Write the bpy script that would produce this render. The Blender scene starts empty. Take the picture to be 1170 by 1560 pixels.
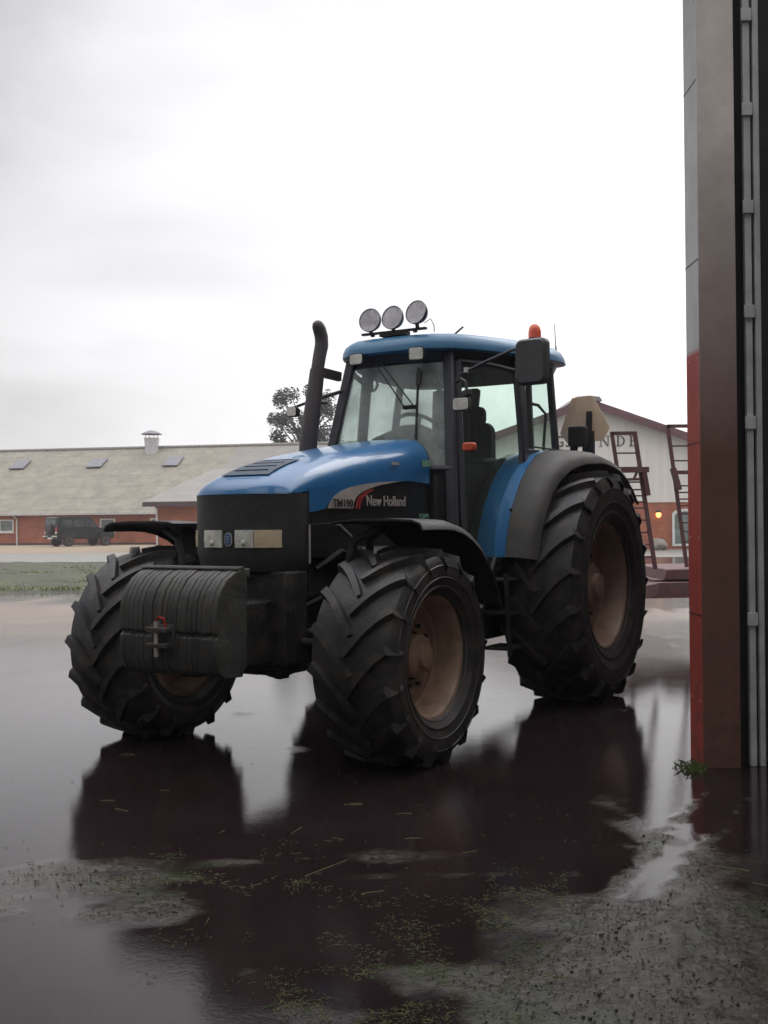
import bpy, bmesh, math, random
from mathutils import Vector, Matrix, noise
R = math.radians
random.seed(7)
scn = bpy.context.scene
col = scn.collection

# ------------------------------------------------------------------ tags
def tag(o, label=None, cat=None, group=None, kind=None):
    if label: o['label'] = label
    if cat: o['category'] = cat
    if group: o['group'] = group
    if kind: o['kind'] = kind
    return o

def empty(name, loc=(0, 0, 0), rz=0.0, label=None, cat=None, group=None):
    o = bpy.data.objects.new(name, None); col.objects.link(o)
    o.location = loc; o.rotation_euler = (0, 0, rz)
    return tag(o, label, cat, group)

# ------------------------------------------------------------------ materials
def mat(name, c1, c2=None, scale=6.0, rough=.6, rough2=None, metal=0.0, bump=0.0, bscale=None,
        detail=6.0, contrast=(.35, .65), coat=0.0, spec=.5, dirt=None, dirt_top=1.0, stretch=None):
    m = bpy.data.materials.new(name); m.use_nodes = True
    nt = m.node_tree; N = nt.nodes; L = nt.links
    b = N['Principled BSDF']
    b.inputs['Metallic'].default_value = metal
    b.inputs['Coat Weight'].default_value = coat
    b.inputs['Specular IOR Level'].default_value = spec
    tc = N.new('ShaderNodeTexCoord')
    src = tc.outputs['Object']
    if stretch:
        mp = N.new('ShaderNodeMapping'); mp.inputs['Scale'].default_value = stretch
        L.new(src, mp.inputs['Vector']); src = mp.outputs[0]
    nz = N.new('ShaderNodeTexNoise'); nz.inputs['Scale'].default_value = scale; nz.inputs['Detail'].default_value = detail
    nz.inputs['Roughness'].default_value = .62
    L.new(src, nz.inputs['Vector'])
    rp = N.new('ShaderNodeValToRGB')
    rp.color_ramp.elements[0].position = contrast[0]; rp.color_ramp.elements[1].position = contrast[1]
    c2 = c2 or tuple(v * .72 for v in c1)
    rp.color_ramp.elements[0].color = (*c2, 1); rp.color_ramp.elements[1].color = (*c1, 1)
    L.new(nz.outputs['Fac'], rp.inputs[0])
    out = rp.outputs[0]
    if dirt:   # mud splashed on, patchy, its own colour
        n2 = N.new('ShaderNodeTexNoise'); n2.inputs['Scale'].default_value = 9; n2.inputs['Detail'].default_value = 8
        L.new(tc.outputs['Object'], n2.inputs['Vector'])
        mr = N.new('ShaderNodeMapRange'); mr.inputs['From Min'].default_value = .48; mr.inputs['From Max'].default_value = .62
        mr.inputs['To Max'].default_value = dirt_top
        L.new(n2.outputs['Fac'], mr.inputs['Value'])
        mx = N.new('ShaderNodeMix'); mx.data_type = 'RGBA'
        L.new(mr.outputs[0], mx.inputs[0]); L.new(out, mx.inputs[6]); mx.inputs[7].default_value = (*dirt, 1)
        out = mx.outputs[2]
    L.new(out, b.inputs['Base Color'])
    if rough2 is None: b.inputs['Roughness'].default_value = rough
    else:
        mr = N.new('ShaderNodeMapRange'); mr.inputs['From Min'].default_value = .35; mr.inputs['From Max'].default_value = .65
        mr.inputs['To Min'].default_value = rough; mr.inputs['To Max'].default_value = rough2
        L.new(nz.outputs['Fac'], mr.inputs['Value']); L.new(mr.outputs[0], b.inputs['Roughness'])
    if bump:
        n3 = N.new('ShaderNodeTexNoise'); n3.inputs['Scale'].default_value = bscale or scale * 5; n3.inputs['Detail'].default_value = 5
        L.new(src, n3.inputs['Vector'])
        bp = N.new('ShaderNodeBump'); bp.inputs['Strength'].default_value = bump; bp.inputs['Distance'].default_value = .02
        L.new(n3.outputs['Fac'], bp.inputs['Height']); L.new(bp.outputs[0], b.inputs['Normal'])
    return m

def glass_mat(name, tint, dirt=.1, filmcol=(.5, .52, .48), scale=3.0):  # dirt: share of pale diffuse film mixed over the glass
    m = bpy.data.materials.new(name); m.use_nodes = True
    nt = m.node_tree; N = nt.nodes; L = nt.links; N.clear()
    out = N.new('ShaderNodeOutputMaterial')
    tr = N.new('ShaderNodeBsdfTransparent'); tr.inputs[0].default_value = (*tint, 1)
    gl = N.new('ShaderNodeBsdfGlossy'); gl.inputs['Roughness'].default_value = .02; gl.inputs[0].default_value = (.9, .95, .93, 1)
    lw = N.new('ShaderNodeLayerWeight'); lw.inputs[0].default_value = .5
    pw = N.new('ShaderNodeMath'); pw.operation = 'POWER'; L.new(lw.outputs['Facing'], pw.inputs[0]); pw.inputs[1].default_value = 4.5
    fr = N.new('ShaderNodeMath'); fr.operation = 'MULTIPLY_ADD'; L.new(pw.outputs[0], fr.inputs[0]); fr.inputs[1].default_value = .4; fr.inputs[2].default_value = .03
    mx = N.new('ShaderNodeMixShader'); L.new(fr.outputs[0], mx.inputs[0]); L.new(tr.outputs[0], mx.inputs[1]); L.new(gl.outputs[0], mx.inputs[2])
    df = N.new('ShaderNodeBsdfDiffuse'); df.inputs[0].default_value = (*filmcol, 1)
    tl = N.new('ShaderNodeBsdfTranslucent'); tl.inputs[0].default_value = (*filmcol, 1)
    ad = N.new('ShaderNodeMixShader'); ad.inputs[0].default_value = .5; L.new(df.outputs[0], ad.inputs[1]); L.new(tl.outputs[0], ad.inputs[2])
    tc = N.new('ShaderNodeTexCoord'); nz = N.new('ShaderNodeTexNoise'); nz.inputs['Scale'].default_value = scale; nz.inputs['Detail'].default_value = 5
    L.new(tc.outputs['Object'], nz.inputs['Vector'])
    mr = N.new('ShaderNodeMapRange'); mr.inputs['From Min'].default_value = .35; mr.inputs['From Max'].default_value = .7
    mr.inputs['To Min'].default_value = dirt * .45; mr.inputs['To Max'].default_value = dirt * 1.6
    L.new(nz.outputs['Fac'], mr.inputs['Value'])
    m2 = N.new('ShaderNodeMixShader'); L.new(mr.outputs[0], m2.inputs[0]); L.new(mx.outputs[0], m2.inputs[1]); L.new(ad.outputs[0], m2.inputs[2])
    L.new(m2.outputs[0], out.inputs[0])
    return m

M = {}
M['tyre'] = mat('tyre_rubber', (.046, .043, .049), (.024, .022, .025), 4, .38, .55, bump=.2, bscale=60, dirt=(.085, .068, .055), dirt_top=.6)
M['rim'] = mat('rim_paint', (.35, .23, .17), (.28, .175, .125), 5, .45, bump=.15, dirt=(.20, .13, .095), dirt_top=.7)
M['blue'] = mat('blue_paint', (.018, .160, .40), (.015, .135, .34), 3, .28, .36, coat=.5, bump=.02, bscale=40, dirt=(.05, .15, .30), dirt_top=.3)
M['roofblue'] = mat('roof_blue', (.040, .175, .33), (.034, .15, .28), 3, .42, .5, coat=.2)
M['black'] = mat('black_plastic', (.032, .032, .035), (.022, .022, .024), 8, .5, .65, bump=.1, dirt=(.045, .038, .032), dirt_top=.5)
M['blackgloss'] = mat('black_paint', (.016, .016, .02), (.012, .011, .014), 5, .3, .45, dirt=(.05, .042, .036), dirt_top=.35)
M['frame'] = mat('cab_frame', (.050, .048, .060), (.038, .036, .046), 6, .4, .5)
M['chassis'] = mat('chassis', (.022, .020, .022), (.010, .009, .010), 9, .6, .75, bump=.4, dirt=(.05, .035, .026), dirt_top=.7)
M['fendergrey'] = mat('fender_rubber', (.080, .076, .074), (.055, .052, .05), 6, .55, .65, bump=.1, dirt=(.10, .085, .075), dirt_top=.5)
M['weight'] = mat('cast_weight', (.078, .079, .074), (.04, .042, .042), 7, .42, .6, bump=.3, dirt=(.075, .062, .05), dirt_top=.6)
M['exhaust'] = mat('exhaust_black', (.065, .055, .062), (.048, .040, .044), 7, .5, .6, dirt=(.07, .045, .04), dirt_top=.4)
M['chrome'] = mat('reflector', (.93, .91, .93), (.82, .80, .82), 14, .25, .35, metal=.1)
M['lens'] = glass_mat('lamp_lens', (.98, .98, .99), .62, (.97, .94, .97), 12)
M['headlamp'] = mat('headlamp', (.90, .88, .80), (.66, .63, .56), 14, .2, .3, metal=.0, bump=.3, bscale=40)
M['markerlamp'] = mat('marker_lamp', (.92, .82, .58), (.75, .65, .42), 12, .2, .3, bump=.3, bscale=40)
M['amberlamp'] = mat('amber_headlamp', (.78, .60, .42), (.60, .50, .34), 9, .2, .3, metal=.0, bump=.3, bscale=40)
M['orange'] = mat('orange_lens', (.80, .14, .07), (.62, .09, .05), 14, .25)
M['redlamp'] = mat('red_lens', (.55, .04, .02), (.35, .02, .02), 14, .25)
M['glass'] = glass_mat('cab_glass', (.925, .98, .955), .035)
M['windscreen'] = glass_mat('windscreen_glass', (.93, .975, .955), .42, (.74, .76, .74), 2.2)  # strong pale film, patchy over the whole pane
M['gmesh'] = mat('grille_mesh', (.042, .042, .045), (.016, .016, .018), 150, .5, .6, bump=.4, bscale=150, detail=1, contrast=(.45, .55), dirt=(.05, .044, .038), dirt_top=.5)
M['vent'] = mat('vent_mesh', (.022, .055, .095), (.016, .04, .07), 60, .5)
M['mirror'] = mat('mirror_shell', (.085, .085, .09), (.07, .07, .075), 14, .55)
M['deep_black'] = mat('door_shade_panel', (.016, .015, .016), None, 5, .7)
M['silver'] = mat('decal_silver', (.52, .46, .43), (.40, .35, .33), 10, .45)
M['decalred'] = mat('decal_red', (.45, .05, .04), (.35, .04, .04), 10, .45)
M['decaldark'] = mat('decal_dark', (.05, .035, .04), (.04, .03, .03), 10, .5)
M['signback'] = mat('sign_back', (.88, .66, .48), (.76, .57, .41), 9, .5, .6)
M['green'] = mat('green_label', (.28, .55, .38), (.2, .42, .3), 14, .5)
M['white'] = mat('white_paint', (.74, .74, .72), (.60, .60, .58), 4, .5, .6)
M['seat'] = mat('seat_fabric', (.06, .06, .065), (.04, .04, .045), 20, .9)
M['interior'] = mat('cab_interior', (.10, .095, .095), (.07, .065, .065), 8, .8)
M['rust'] = mat('rusty_red_steel', (.13, .045, .045), (.07, .03, .035), 8, .6, .7, bump=.2, dirt=(.09, .07, .06), dirt_top=.4)
M['stone'] = mat('stone', (.30, .27, .23), (.18, .16, .14), 3, .7, bump=.5)
M['metalgrey'] = mat('galvanised', (.62, .61, .62), (.48, .47, .49), 7, .4, .55, metal=.1)

def brick_mat(name, c1, c2, mortar, scale, axis='xz', rough=.8):
    m = bpy.data.materials.new(name); m.use_nodes = True
    nt = m.node_tree; N = nt.nodes; L = nt.links; b = N['Principled BSDF']; b.inputs['Roughness'].default_value = rough
    tc = N.new('ShaderNodeTexCoord'); sp = N.new('ShaderNodeSeparateXYZ'); L.new(tc.outputs['Object'], sp.inputs[0])
    cb = N.new('ShaderNodeCombineXYZ')
    L.new(sp.outputs['X' if axis[0] == 'x' else 'Y'], cb.inputs[0]); L.new(sp.outputs['Z'], cb.inputs[1])
    br = N.new('ShaderNodeTexBrick'); br.inputs['Scale'].default_value = scale
    br.inputs['Color1'].default_value = (*c1, 1); br.inputs['Color2'].default_value = (*c2, 1); br.inputs['Mortar'].default_value = (*mortar, 1)
    br.inputs['Mortar Size'].default_value = .012; br.inputs['Brick Width'].default_value = .24; br.inputs['Row Height'].default_value = .075
    L.new(cb.outputs[0], br.inputs['Vector'])
    nz = N.new('ShaderNodeTexNoise'); nz.inputs['Scale'].default_value = 1.3; nz.inputs['Detail'].default_value = 8; L.new(tc.outputs['Object'], nz.inputs['Vector'])
    mr = N.new('ShaderNodeMapRange'); mr.inputs['From Min'].default_value = .3; mr.inputs['From Max'].default_value = .7; mr.inputs['To Min'].default_value = .72; mr.inputs['To Max'].default_value = 1.15
    L.new(nz.outputs['Fac'], mr.inputs['Value'])
    mx = N.new('ShaderNodeMix'); mx.data_type = 'RGBA'; mx.blend_type = 'MULTIPLY'; mx.inputs[0].default_value = 1
    L.new(br.outputs['Color'], mx.inputs[6]); L.new(mr.outputs[0], mx.inputs[7]); L.new(mx.outputs[2], b.inputs['Base Color'])
    bp = N.new('ShaderNodeBump'); bp.inputs['Strength'].default_value = .5; bp.inputs['Distance'].default_value = .01; bp.invert = True
    L.new(br.outputs['Fac'], bp.inputs['Height']); L.new(bp.outputs[0], b.inputs['Normal'])
    return m
M['brick'] = brick_mat('red_brick', (.50, .145, .065), (.36, .105, .06), (.30, .15, .10), 1.0)

# corrugated fibre-cement roof: ribs run up the slope, sheet rows across it
def roof_mat(name, c1, c2, rowdark=.8):
    m = bpy.data.materials.new(name); m.use_nodes = True
    nt = m.node_tree; N = nt.nodes; L = nt.links; b = N['Principled BSDF']; b.inputs['Roughness'].default_value = .75
    tc = N.new('ShaderNodeTexCoord')
    nz = N.new('ShaderNodeTexNoise'); nz.inputs['Scale'].default_value = .9; nz.inputs['Detail'].default_value = 10; nz.inputs['Roughness'].default_value = .7
    L.new(tc.outputs['Object'], nz.inputs['Vector'])
    rp = N.new('ShaderNodeValToRGB'); rp.color_ramp.elements[0].position = .35; rp.color_ramp.elements[1].position = .65
    rp.color_ramp.elements[0].color = (*c2, 1); rp.color_ramp.elements[1].color = (*c1, 1); L.new(nz.outputs['Fac'], rp.inputs[0])
    w = N.new('ShaderNodeTexWave'); w.wave_type = 'BANDS'; w.bands_direction = 'X'; w.inputs['Scale'].default_value = 1.1; w.inputs['Distortion'].default_value = .0
    L.new(tc.outputs['Object'], w.inputs['Vector'])
    w2 = N.new('ShaderNodeTexWave'); w2.wave_type = 'BANDS'; w2.bands_direction = 'Y'; w2.wave_profile = 'SAW'; w2.inputs['Scale'].default_value = .2
    L.new(tc.outputs['Object'], w2.inputs['Vector'])
    r2 = N.new('ShaderNodeValToRGB'); r2.color_ramp.elements[0].position = .0; r2.color_ramp.elements[1].position = .12
    r2.color_ramp.elements[0].color = (rowdark,) * 3 + (1,); r2.color_ramp.elements[1].color = (1, 1, 1, 1); L.new(w2.outputs['Fac'], r2.inputs[0])
    mx = N.new('ShaderNodeMix'); mx.data_type = 'RGBA'; mx.blend_type = 'MULTIPLY'; mx.inputs[0].default_value = 1
    L.new(rp.outputs[0], mx.inputs[6]); L.new(r2.outputs[0], mx.inputs[7]); L.new(mx.outputs[2], b.inputs['Base Color'])
    bp = N.new('ShaderNodeBump'); bp.inputs['Strength'].default_value = .9; bp.inputs['Distance'].default_value = .06
    L.new(w.outputs['Fac'], bp.inputs['Height']); L.new(bp.outputs[0], b.inputs['Normal'])
    return m
M['barnroof'] = roof_mat('old_corrugated_roof', (.31, .285, .23), (.21, .195, .155))
M['newroof'] = roof_mat('grey_corrugated_roof', (.27, .255, .235), (.23, .215, .20), .92)

# ------------------------------------------------------------------ mesh builder
class MB:
    def __init__(s): s.v = []; s.f = []
    def add(s, vs, fs, T=None):
        o = len(s.v)
        s.v += [tuple(T @ Vector(p)) if T else tuple(p) for p in vs]
        s.f += [tuple(i + o for i in f) for f in fs]
        return s
    def box(s, x0, x1, y0, y1, z0, z1, T=None):
        return s.add([(x0, y0, z0), (x1, y0, z0), (x1, y1, z0), (x0, y1, z0), (x0, y0, z1), (x1, y0, z1), (x1, y1, z1), (x0, y1, z1)],
                     [(0, 3, 2, 1), (4, 5, 6, 7), (0, 1, 5, 4), (1, 2, 6, 5), (2, 3, 7, 6), (3, 0, 4, 7)], T)
    def bar(s, a, b, w, h=None, up=(0, 0, 1)):
        a = Vector(a); b = Vector(b); d = (b - a); Ln = d.length; d.normalize(); up = Vector(up)
        if abs(d.dot(up)) > .97: up = Vector((1, 0, 0))
        sd = d.cross(up).normalized(); u = sd.cross(d); h = h or w
        T = Matrix(((d.x, sd.x, u.x, a.x), (d.y, sd.y, u.y, a.y), (d.z, sd.z, u.z, a.z), (0, 0, 0, 1)))
        return s.box(0, Ln, -w / 2, w / 2, -h / 2, h / 2, T)
    def tube(s, pts, r, n=10, cap=True):
        pts = [Vector(p) for p in pts]; rs = r if isinstance(r, (list, tuple)) else [r] * len(pts)
        prev = None; vs = []; fs = []
        for i, p in enumerate(pts):
            d = (pts[min(i + 1, len(pts) - 1)] - pts[max(i - 1, 0)]).normalized()
            if prev is None:
                u = d.cross(Vector((0, 0, 1)) if abs(d.z) < .9 else Vector((1, 0, 0))).normalized()
            else: u = (prev - d * prev.dot(d)).normalized()
            prev = u; w = d.cross(u)
            for k in range(n):
                t = 2 * math.pi * k / n; vs.append(p + (u * math.cos(t) + w * math.sin(t)) * rs[i])
        for i in range(len(pts) - 1):
            for k in range(n):
                a = i * n + k; b = i * n + (k + 1) % n; fs.append((a, b, b + n, a + n))
        if cap: fs.append(tuple(range(n - 1, -1, -1))); fs.append(tuple((len(pts) - 1) * n + k for k in range(n)))
        return s.add(vs, fs)
    def lathe(s, prof, T=None, n=48, closed=False):      # profile (r, h) about the local Z axis
        vs = []; fs = []; m = len(prof)
        for k in range(n):
            t = 2 * math.pi * k / n
            for r, h in prof: vs.append((r * math.cos(t), r * math.sin(t), h))
        for k in range(n):
            k2 = (k + 1) % n
            for i in range(m if closed else m - 1):
                j = (i + 1) % m; fs.append((k * m + i, k2 * m + i, k2 * m + j, k * m + j))
        return s.add(vs, fs, T)
    def loft(s, rings, closed=True, cap=True):
        n = len(rings[0]); vs = [p for r in rings for p in r]; fs = []
        for i in range(len(rings) - 1):
            for k in range(n if closed else n - 1):
                k2 = (k + 1) % n; fs.append((i * n + k, i * n + k2, (i + 1) * n + k2, (i + 1) * n + k))
        if cap and closed:
            fs.append(tuple(range(n - 1, -1, -1))); fs.append(tuple((len(rings) - 1) * n + k for k in range(n)))
        return s.add(vs, fs)
    def prism(s, poly, axis, a, b, T=None):             # extrude a 2D outline along an axis
        def P(p, t): return {'y': (p[0], t, p[1]), 'x': (t, p[0], p[1]), 'z': (p[0], p[1], t)}[axis]
        n = len(poly); vs = [P(p, a) for p in poly] + [P(p, b) for p in poly]
        fs = [tuple(range(n)), tuple(range(2 * n - 1, n - 1, -1))] + [(k, k + n, (k + 1) % n + n, (k + 1) % n) for k in range(n)]
        return s.add(vs, fs, T)
    def sheet(s, grid, thick, nrm=None):                  # a grid of points with thickness (offset along -normal guess)
        rows = len(grid); c = len(grid[0]); G = [[Vector(p) for p in r] for r in grid]; vs = []; back = []
        for i in range(rows):
            for j in range(c):
                du = G[min(i + 1, rows - 1)][j] - G[max(i - 1, 0)][j]; dv = G[i][min(j + 1, c - 1)] - G[i][max(j - 1, 0)]
                nn = du.cross(dv); nn = nn.normalized() if nn.length > 1e-9 else Vector((0, 0, 1))
                vs.append(G[i][j]); back.append(G[i][j] - nn * thick)
        o = len(vs); fs = []
        for i in range(rows - 1):
            for j in range(c - 1):
                a = i * c + j; q = (a, a + c, a + c + 1, a + 1); fs.append(q); fs.append(tuple(x + o for x in reversed(q)))
        rim = [j for j in range(c)] + [i * c + c - 1 for i in range(1, rows)] + [(rows - 1) * c + j for j in range(c - 2, -1, -1)] + [i * c for i in range(rows - 2, 0, -1)]
        for k in range(len(rim)):
            a = rim[k]; b = rim[(k + 1) % len(rim)]; fs.append((a, b, b + o, a + o))
        return s.add(vs + back, fs)
    def build(s, name, m, parent=None, smooth=False, bevel=0, angle=35, seg=2):
        me = bpy.data.meshes.new(name); me.from_pydata(s.v, [], s.f)
        bm = bmesh.new(); bm.from_mesh(me); bmesh.ops.recalc_face_normals(bm, faces=bm.faces); bm.to_mesh(me); bm.free()
        me.materials.append(m)
        if smooth or bevel:
            for p in me.polygons: p.use_smooth = True
            me.set_sharp_from_angle(angle=R(angle))
        o = bpy.data.objects.new(name, me); col.objects.link(o)
        if parent: o.parent = parent
        if bevel:
            b = o.modifiers.new('bevel', 'BEVEL'); b.width = bevel; b.segments = seg; b.limit_method = 'ANGLE'; b.angle_limit = R(40)
        return o

def rrect(w, h, r, n=5, cx=0, cy=0):
    pts = []
    for sx, sy, a0 in ((1, 1, 0), (-1, 1, 90), (-1, -1, 180), (1, -1, 270)):
        for k in range(n + 1):
            a = R(a0 + 90 * k / n); pts.append((cx + sx * (w / 2 - r) + r * math.cos(a), cy + sy * (h / 2 - r) + r * math.sin(a)))
    return pts

def text_mesh(name, body, size, m, parent, mw, extrude=.002, sx=1.0, bold=0.0):
    cu = bpy.data.curves.new(name, 'FONT'); cu.body = body; cu.size = size; cu.extrude = extrude; cu.align_x = 'LEFT'; cu.offset = bold; cu.resolution_u = 3
    t = bpy.data.objects.new('tmp', cu); col.objects.link(t)
    bpy.context.view_layer.update()
    me = bpy.data.meshes.new_from_object(t.evaluated_get(bpy.context.evaluated_depsgraph_get()))
    bpy.data.objects.remove(t)
    me.transform(mw @ Matrix.Diagonal((sx, 1, 1, 1)))
    me.materials.clear(); me.materials.append(m)
    o = bpy.data.objects.new(name, me); col.objects.link(o)
    if parent: o.parent = parent
    return o

def lerp(a, b, t): return a + (b - a) * t
def interp(tab, x):
    if x <= tab[0][0]: return tab[0][1]
    for (x0, y0), (x1, y1) in zip(tab, tab[1:]):
        if x <= x1: return lerp(y0, y1, (x - x0) / (x1 - x0))
    return tab[-1][1]

# ------------------------------------------------------------------ camera
F = 1687.6; CAMH = 1.518
cam = bpy.data.cameras.new('camera'); co = bpy.data.objects.new('camera', cam); col.objects.link(co)
cam.sensor_fit = 'VERTICAL'; cam.sensor_height = 36; cam.lens = 36 * F / 1560
cam.clip_end = 2000
co.matrix_world = Matrix.Translation((0, 0, CAMH)) @ Matrix.Rotation(R(90 + .468), 4, 'X') @ Matrix.Rotation(R(-.498), 4, 'Z')
scn.camera = co

# ------------------------------------------------------------------ TRACTOR
HEAD = R(30.995)
tr = empty('tractor', (.741, 10.063, 0), -(math.pi / 2 + HEAD),
           'big blue farm tractor with black front weights and three round roof lamps on wet yard', 'tractor')

def wheel(name, Rr, w, rim_r, cx, cy, cz, side, n, lug_h, lug_w, phase=0.0):
    hub = empty(name, (cx, cy, cz)); hub.parent = tr
    # wheel-local: axis = Y, outboard = side
    h = w / 2; Rc = Rr - lug_h
    prof = [(rim_r, h * .80), (rim_r + .02, h * .88), (lerp(rim_r, Rc, .18), h * .955), (lerp(rim_r, Rc, .20), h * .975), (lerp(rim_r, Rc, .235), h * .975), (lerp(rim_r, Rc, .25), h * .96), (lerp(rim_r, Rc, .42), h * 1.01), (lerp(rim_r, Rc, .44), h * 1.03), (lerp(rim_r, Rc, .46), h * 1.015), (lerp(rim_r, Rc, .62), h * 1.03), (lerp(rim_r, Rc, .72), h * 1.015), (lerp(rim_r, Rc, .73), h * 1.03), (lerp(rim_r, Rc, .75), h * 1.01), (lerp(rim_r, Rc, .85), h * .98),
            (Rc - .012, h * .90), (Rc, h * .55), (Rc + .008, 0)]
    prof = prof + [(r, -y) for r, y in prof[-2::-1]]
    TY = Matrix.Rotation(R(-90), 4, 'X')      # lathe Z -> Y
    b = MB(); b.lathe(prof, TY, n=72)
    # fine ring on the sidewall
    def crown(y):
        t = abs(y) / h
        return Rr - .022 * t * t - (.0 if t < .93 else (t - .93) * .9)
    for sd in (1, -1):
        for k in range(n):
            th0 = 2 * math.pi * (k + (.5 if sd > 0 else 0) + phase) / n
            S = 9; pts = []
            for i in range(S + 1):
                s = i / S
                y = sd * lerp(h * 1.02, -h * .06, s)
                arc = (h * 1.02) * (.16 * s + .92 * s ** 1.5)
                pts.append((y, th0 - arc / Rr))
            vs = []; fs = []
            for i, (y, th) in enumerate(pts):
                y0, t0 = pts[max(i - 1, 0)]; y1, t1 = pts[min(i + 1, S)]
                dy = y1 - y0; dt = (t1 - t0) * Rr; Ln = math.hypot(dy, dt); ny = -dt / Ln; nt = dy / Ln
                ro = crown(y) - (.055 if i == 0 else 0); ri = Rc - .02 - (.05 if i == 0 else 0)
                ww = lug_w * (1.28 - .45 * (i / S)) * (1 if i < S else .75)
                for q, r in ((-.62, ri), (-.42, ro), (.42, ro), (.62, ri)):
                    yy = y + ny * q * ww; tt = th + nt * q * ww / Rr
                    vs.append((r * math.cos(tt), yy, r * math.sin(tt)))
            for i in range(S):
                for q in range(3):
                    a = i * 4 + q; fs.append((a, a + 1, a + 5, a + 4))
            fs.append((0, 1, 2, 3)); fs.append((S * 4 + 3, S * 4 + 2, S * 4 + 1, S * 4))
            b.add(vs, fs)
    b.build('tyre', M['tyre'], hub, smooth=True, angle=28)
    # rim
    f = h * .86 * side
    def Y(q): return f - side * q
    rp = [(rim_r + .012, Y(-.005)), (rim_r + .02, Y(.015)), (rim_r - .012, Y(.03)), (rim_r - .03, Y(.06)), (rim_r - .035, Y(w * .33)), (rim_r - .06, Y(w * .36)), (rim_r - .075, Y(w * .36)),
          (rim_r * .62, Y(w * .30)), (rim_r * .42, Y(w * .34)), (rim_r * .40, Y(w * .40)), (0.001, Y(w * .40))]
    r_ = MB(); r_.lathe(rp, TY, n=64)
    back = [(rim_r + .0, Y(.02)), (rim_r - .02, Y(w * .5)), (rim_r, -Y(0) * 1.0), (.001, -Y(0) * .9)]
    r_.lathe([(rim_r - .02, Y(w * .4)), (rim_r + .005, -f), (rim_r - .03, -f), (rim_r - .05, Y(w * .5)), (.001, Y(w * .5))], TY, n=48)
    rim = r_.build('rim', M['rim'], hub, smooth=True, angle=30)
    hb = MB(); hb.lathe([(rim_r * .36, Y(w * .42)), (rim_r * .36, Y(w * .22)), (rim_r * .30, Y(w * .19)), (rim_r * .2, Y(w * .18)), (rim_r * .18, Y(w * .12)), (.001, Y(w * .11))], TY, n=32)
    hb.build('hub', M['rim'], rim, smooth=True)
    nb = 10
    for k in range(nb):
        a = 2 * math.pi * k / nb; rr = rim_r * .50
        p0 = Vector((rr * math.cos(a), Y(w * .33), rr * math.sin(a))); p1 = Vector((rr * math.cos(a), Y(w * .27), rr * math.sin(a)))
        MB().tube([p0, p1], .013, 6).build('bolt', M['chassis'], rim)
    return hub

WB = 2.916
wheel('front_wheel', .69, .58, .385, WB, 1.018, .667, 1, 17, .048, .052, .0)
wheel('front_wheel', .69, .58, .385, WB, -1.018, .667, -1, 17, .048, .052, .3)
wheel('rear_wheel', .985, .66, .525, 0, 1.065, .957, 1, 19, .055, .062, .1)
wheel('rear_wheel', .985, .66, .525, 0, -1.065, .957, -1, 19, .055, .062, .4)

# --- hood -----------------------------------------------------------
ZT = [(1.45, 2.165), (1.8, 2.12), (2.2, 2.06), (2.6, 1.995), (3.0, 1.90), (3.15, 1.855), (3.25, 1.815), (3.33, 1.77), (3.36, 1.745), (3.375, 1.722), (3.385, 1.70)]
WH = [(1.45, .425), (2.0, .42), (2.6, .40), (3.0, .385), (3.2, .372), (3.3, .345), (3.34, .30), (3.375, .24)]
ZS = [(1.45, 1.86), (2.2, 1.80), (3.0, 1.74), (3.375, 1.695)]
WH = [(1.45, .425), (2.0, .42), (2.6, .40), (3.0, .388), (3.2, .386), (3.385, .385)]
def nose_x(y): return 3.385 - .135 * (abs(y) / .385) ** 3.2
def hood_at(a, s, n=28):
    xe = lerp(1.45, 3.385, s); ex = interp([(1.45, .42), (3.0, .45), (3.385, .5)], xe)
    c = math.cos(a); cc = math.copysign(abs(c) ** ex, c)
    X1 = nose_x(.385 * cc) + .003; x = lerp(1.45, X1, s)
    w = interp(WH, x); zt = interp(ZT, xe); zs = interp(ZS, xe)
    return (x, w * cc, zs + (zt - zs) * math.sin(a) ** .75)
def hood_sec(x, n=28):
    s = (x - 1.45) / (3.385 - 1.45); return [hood_at(math.pi * k / n, s) for k in range(n + 1)]
xs = [1.45, 1.5, 1.6, 1.8, 2.0, 2.2, 2.4, 2.6, 2.8, 3.0, 3.1, 3.2, 3.26, 3.3, 3.33, 3.35, 3.365, 3.375, 3.385]
g = [hood_sec(x) for x in xs]
hood = MB().sheet(g, -.02).build('hood', M['blue'], tr, smooth=True, angle=50)
# rear lip of the hood: dark seal
MB().sheet([[(1.44 + .0, p[1] * 1.005, p[2]) for p in hood_sec(1.45)], [(1.40, p[1] * .97, p[2] - .03) for p in hood_sec(1.45)]], .015).build('seal', M['black'], hood, smooth=True)
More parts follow.
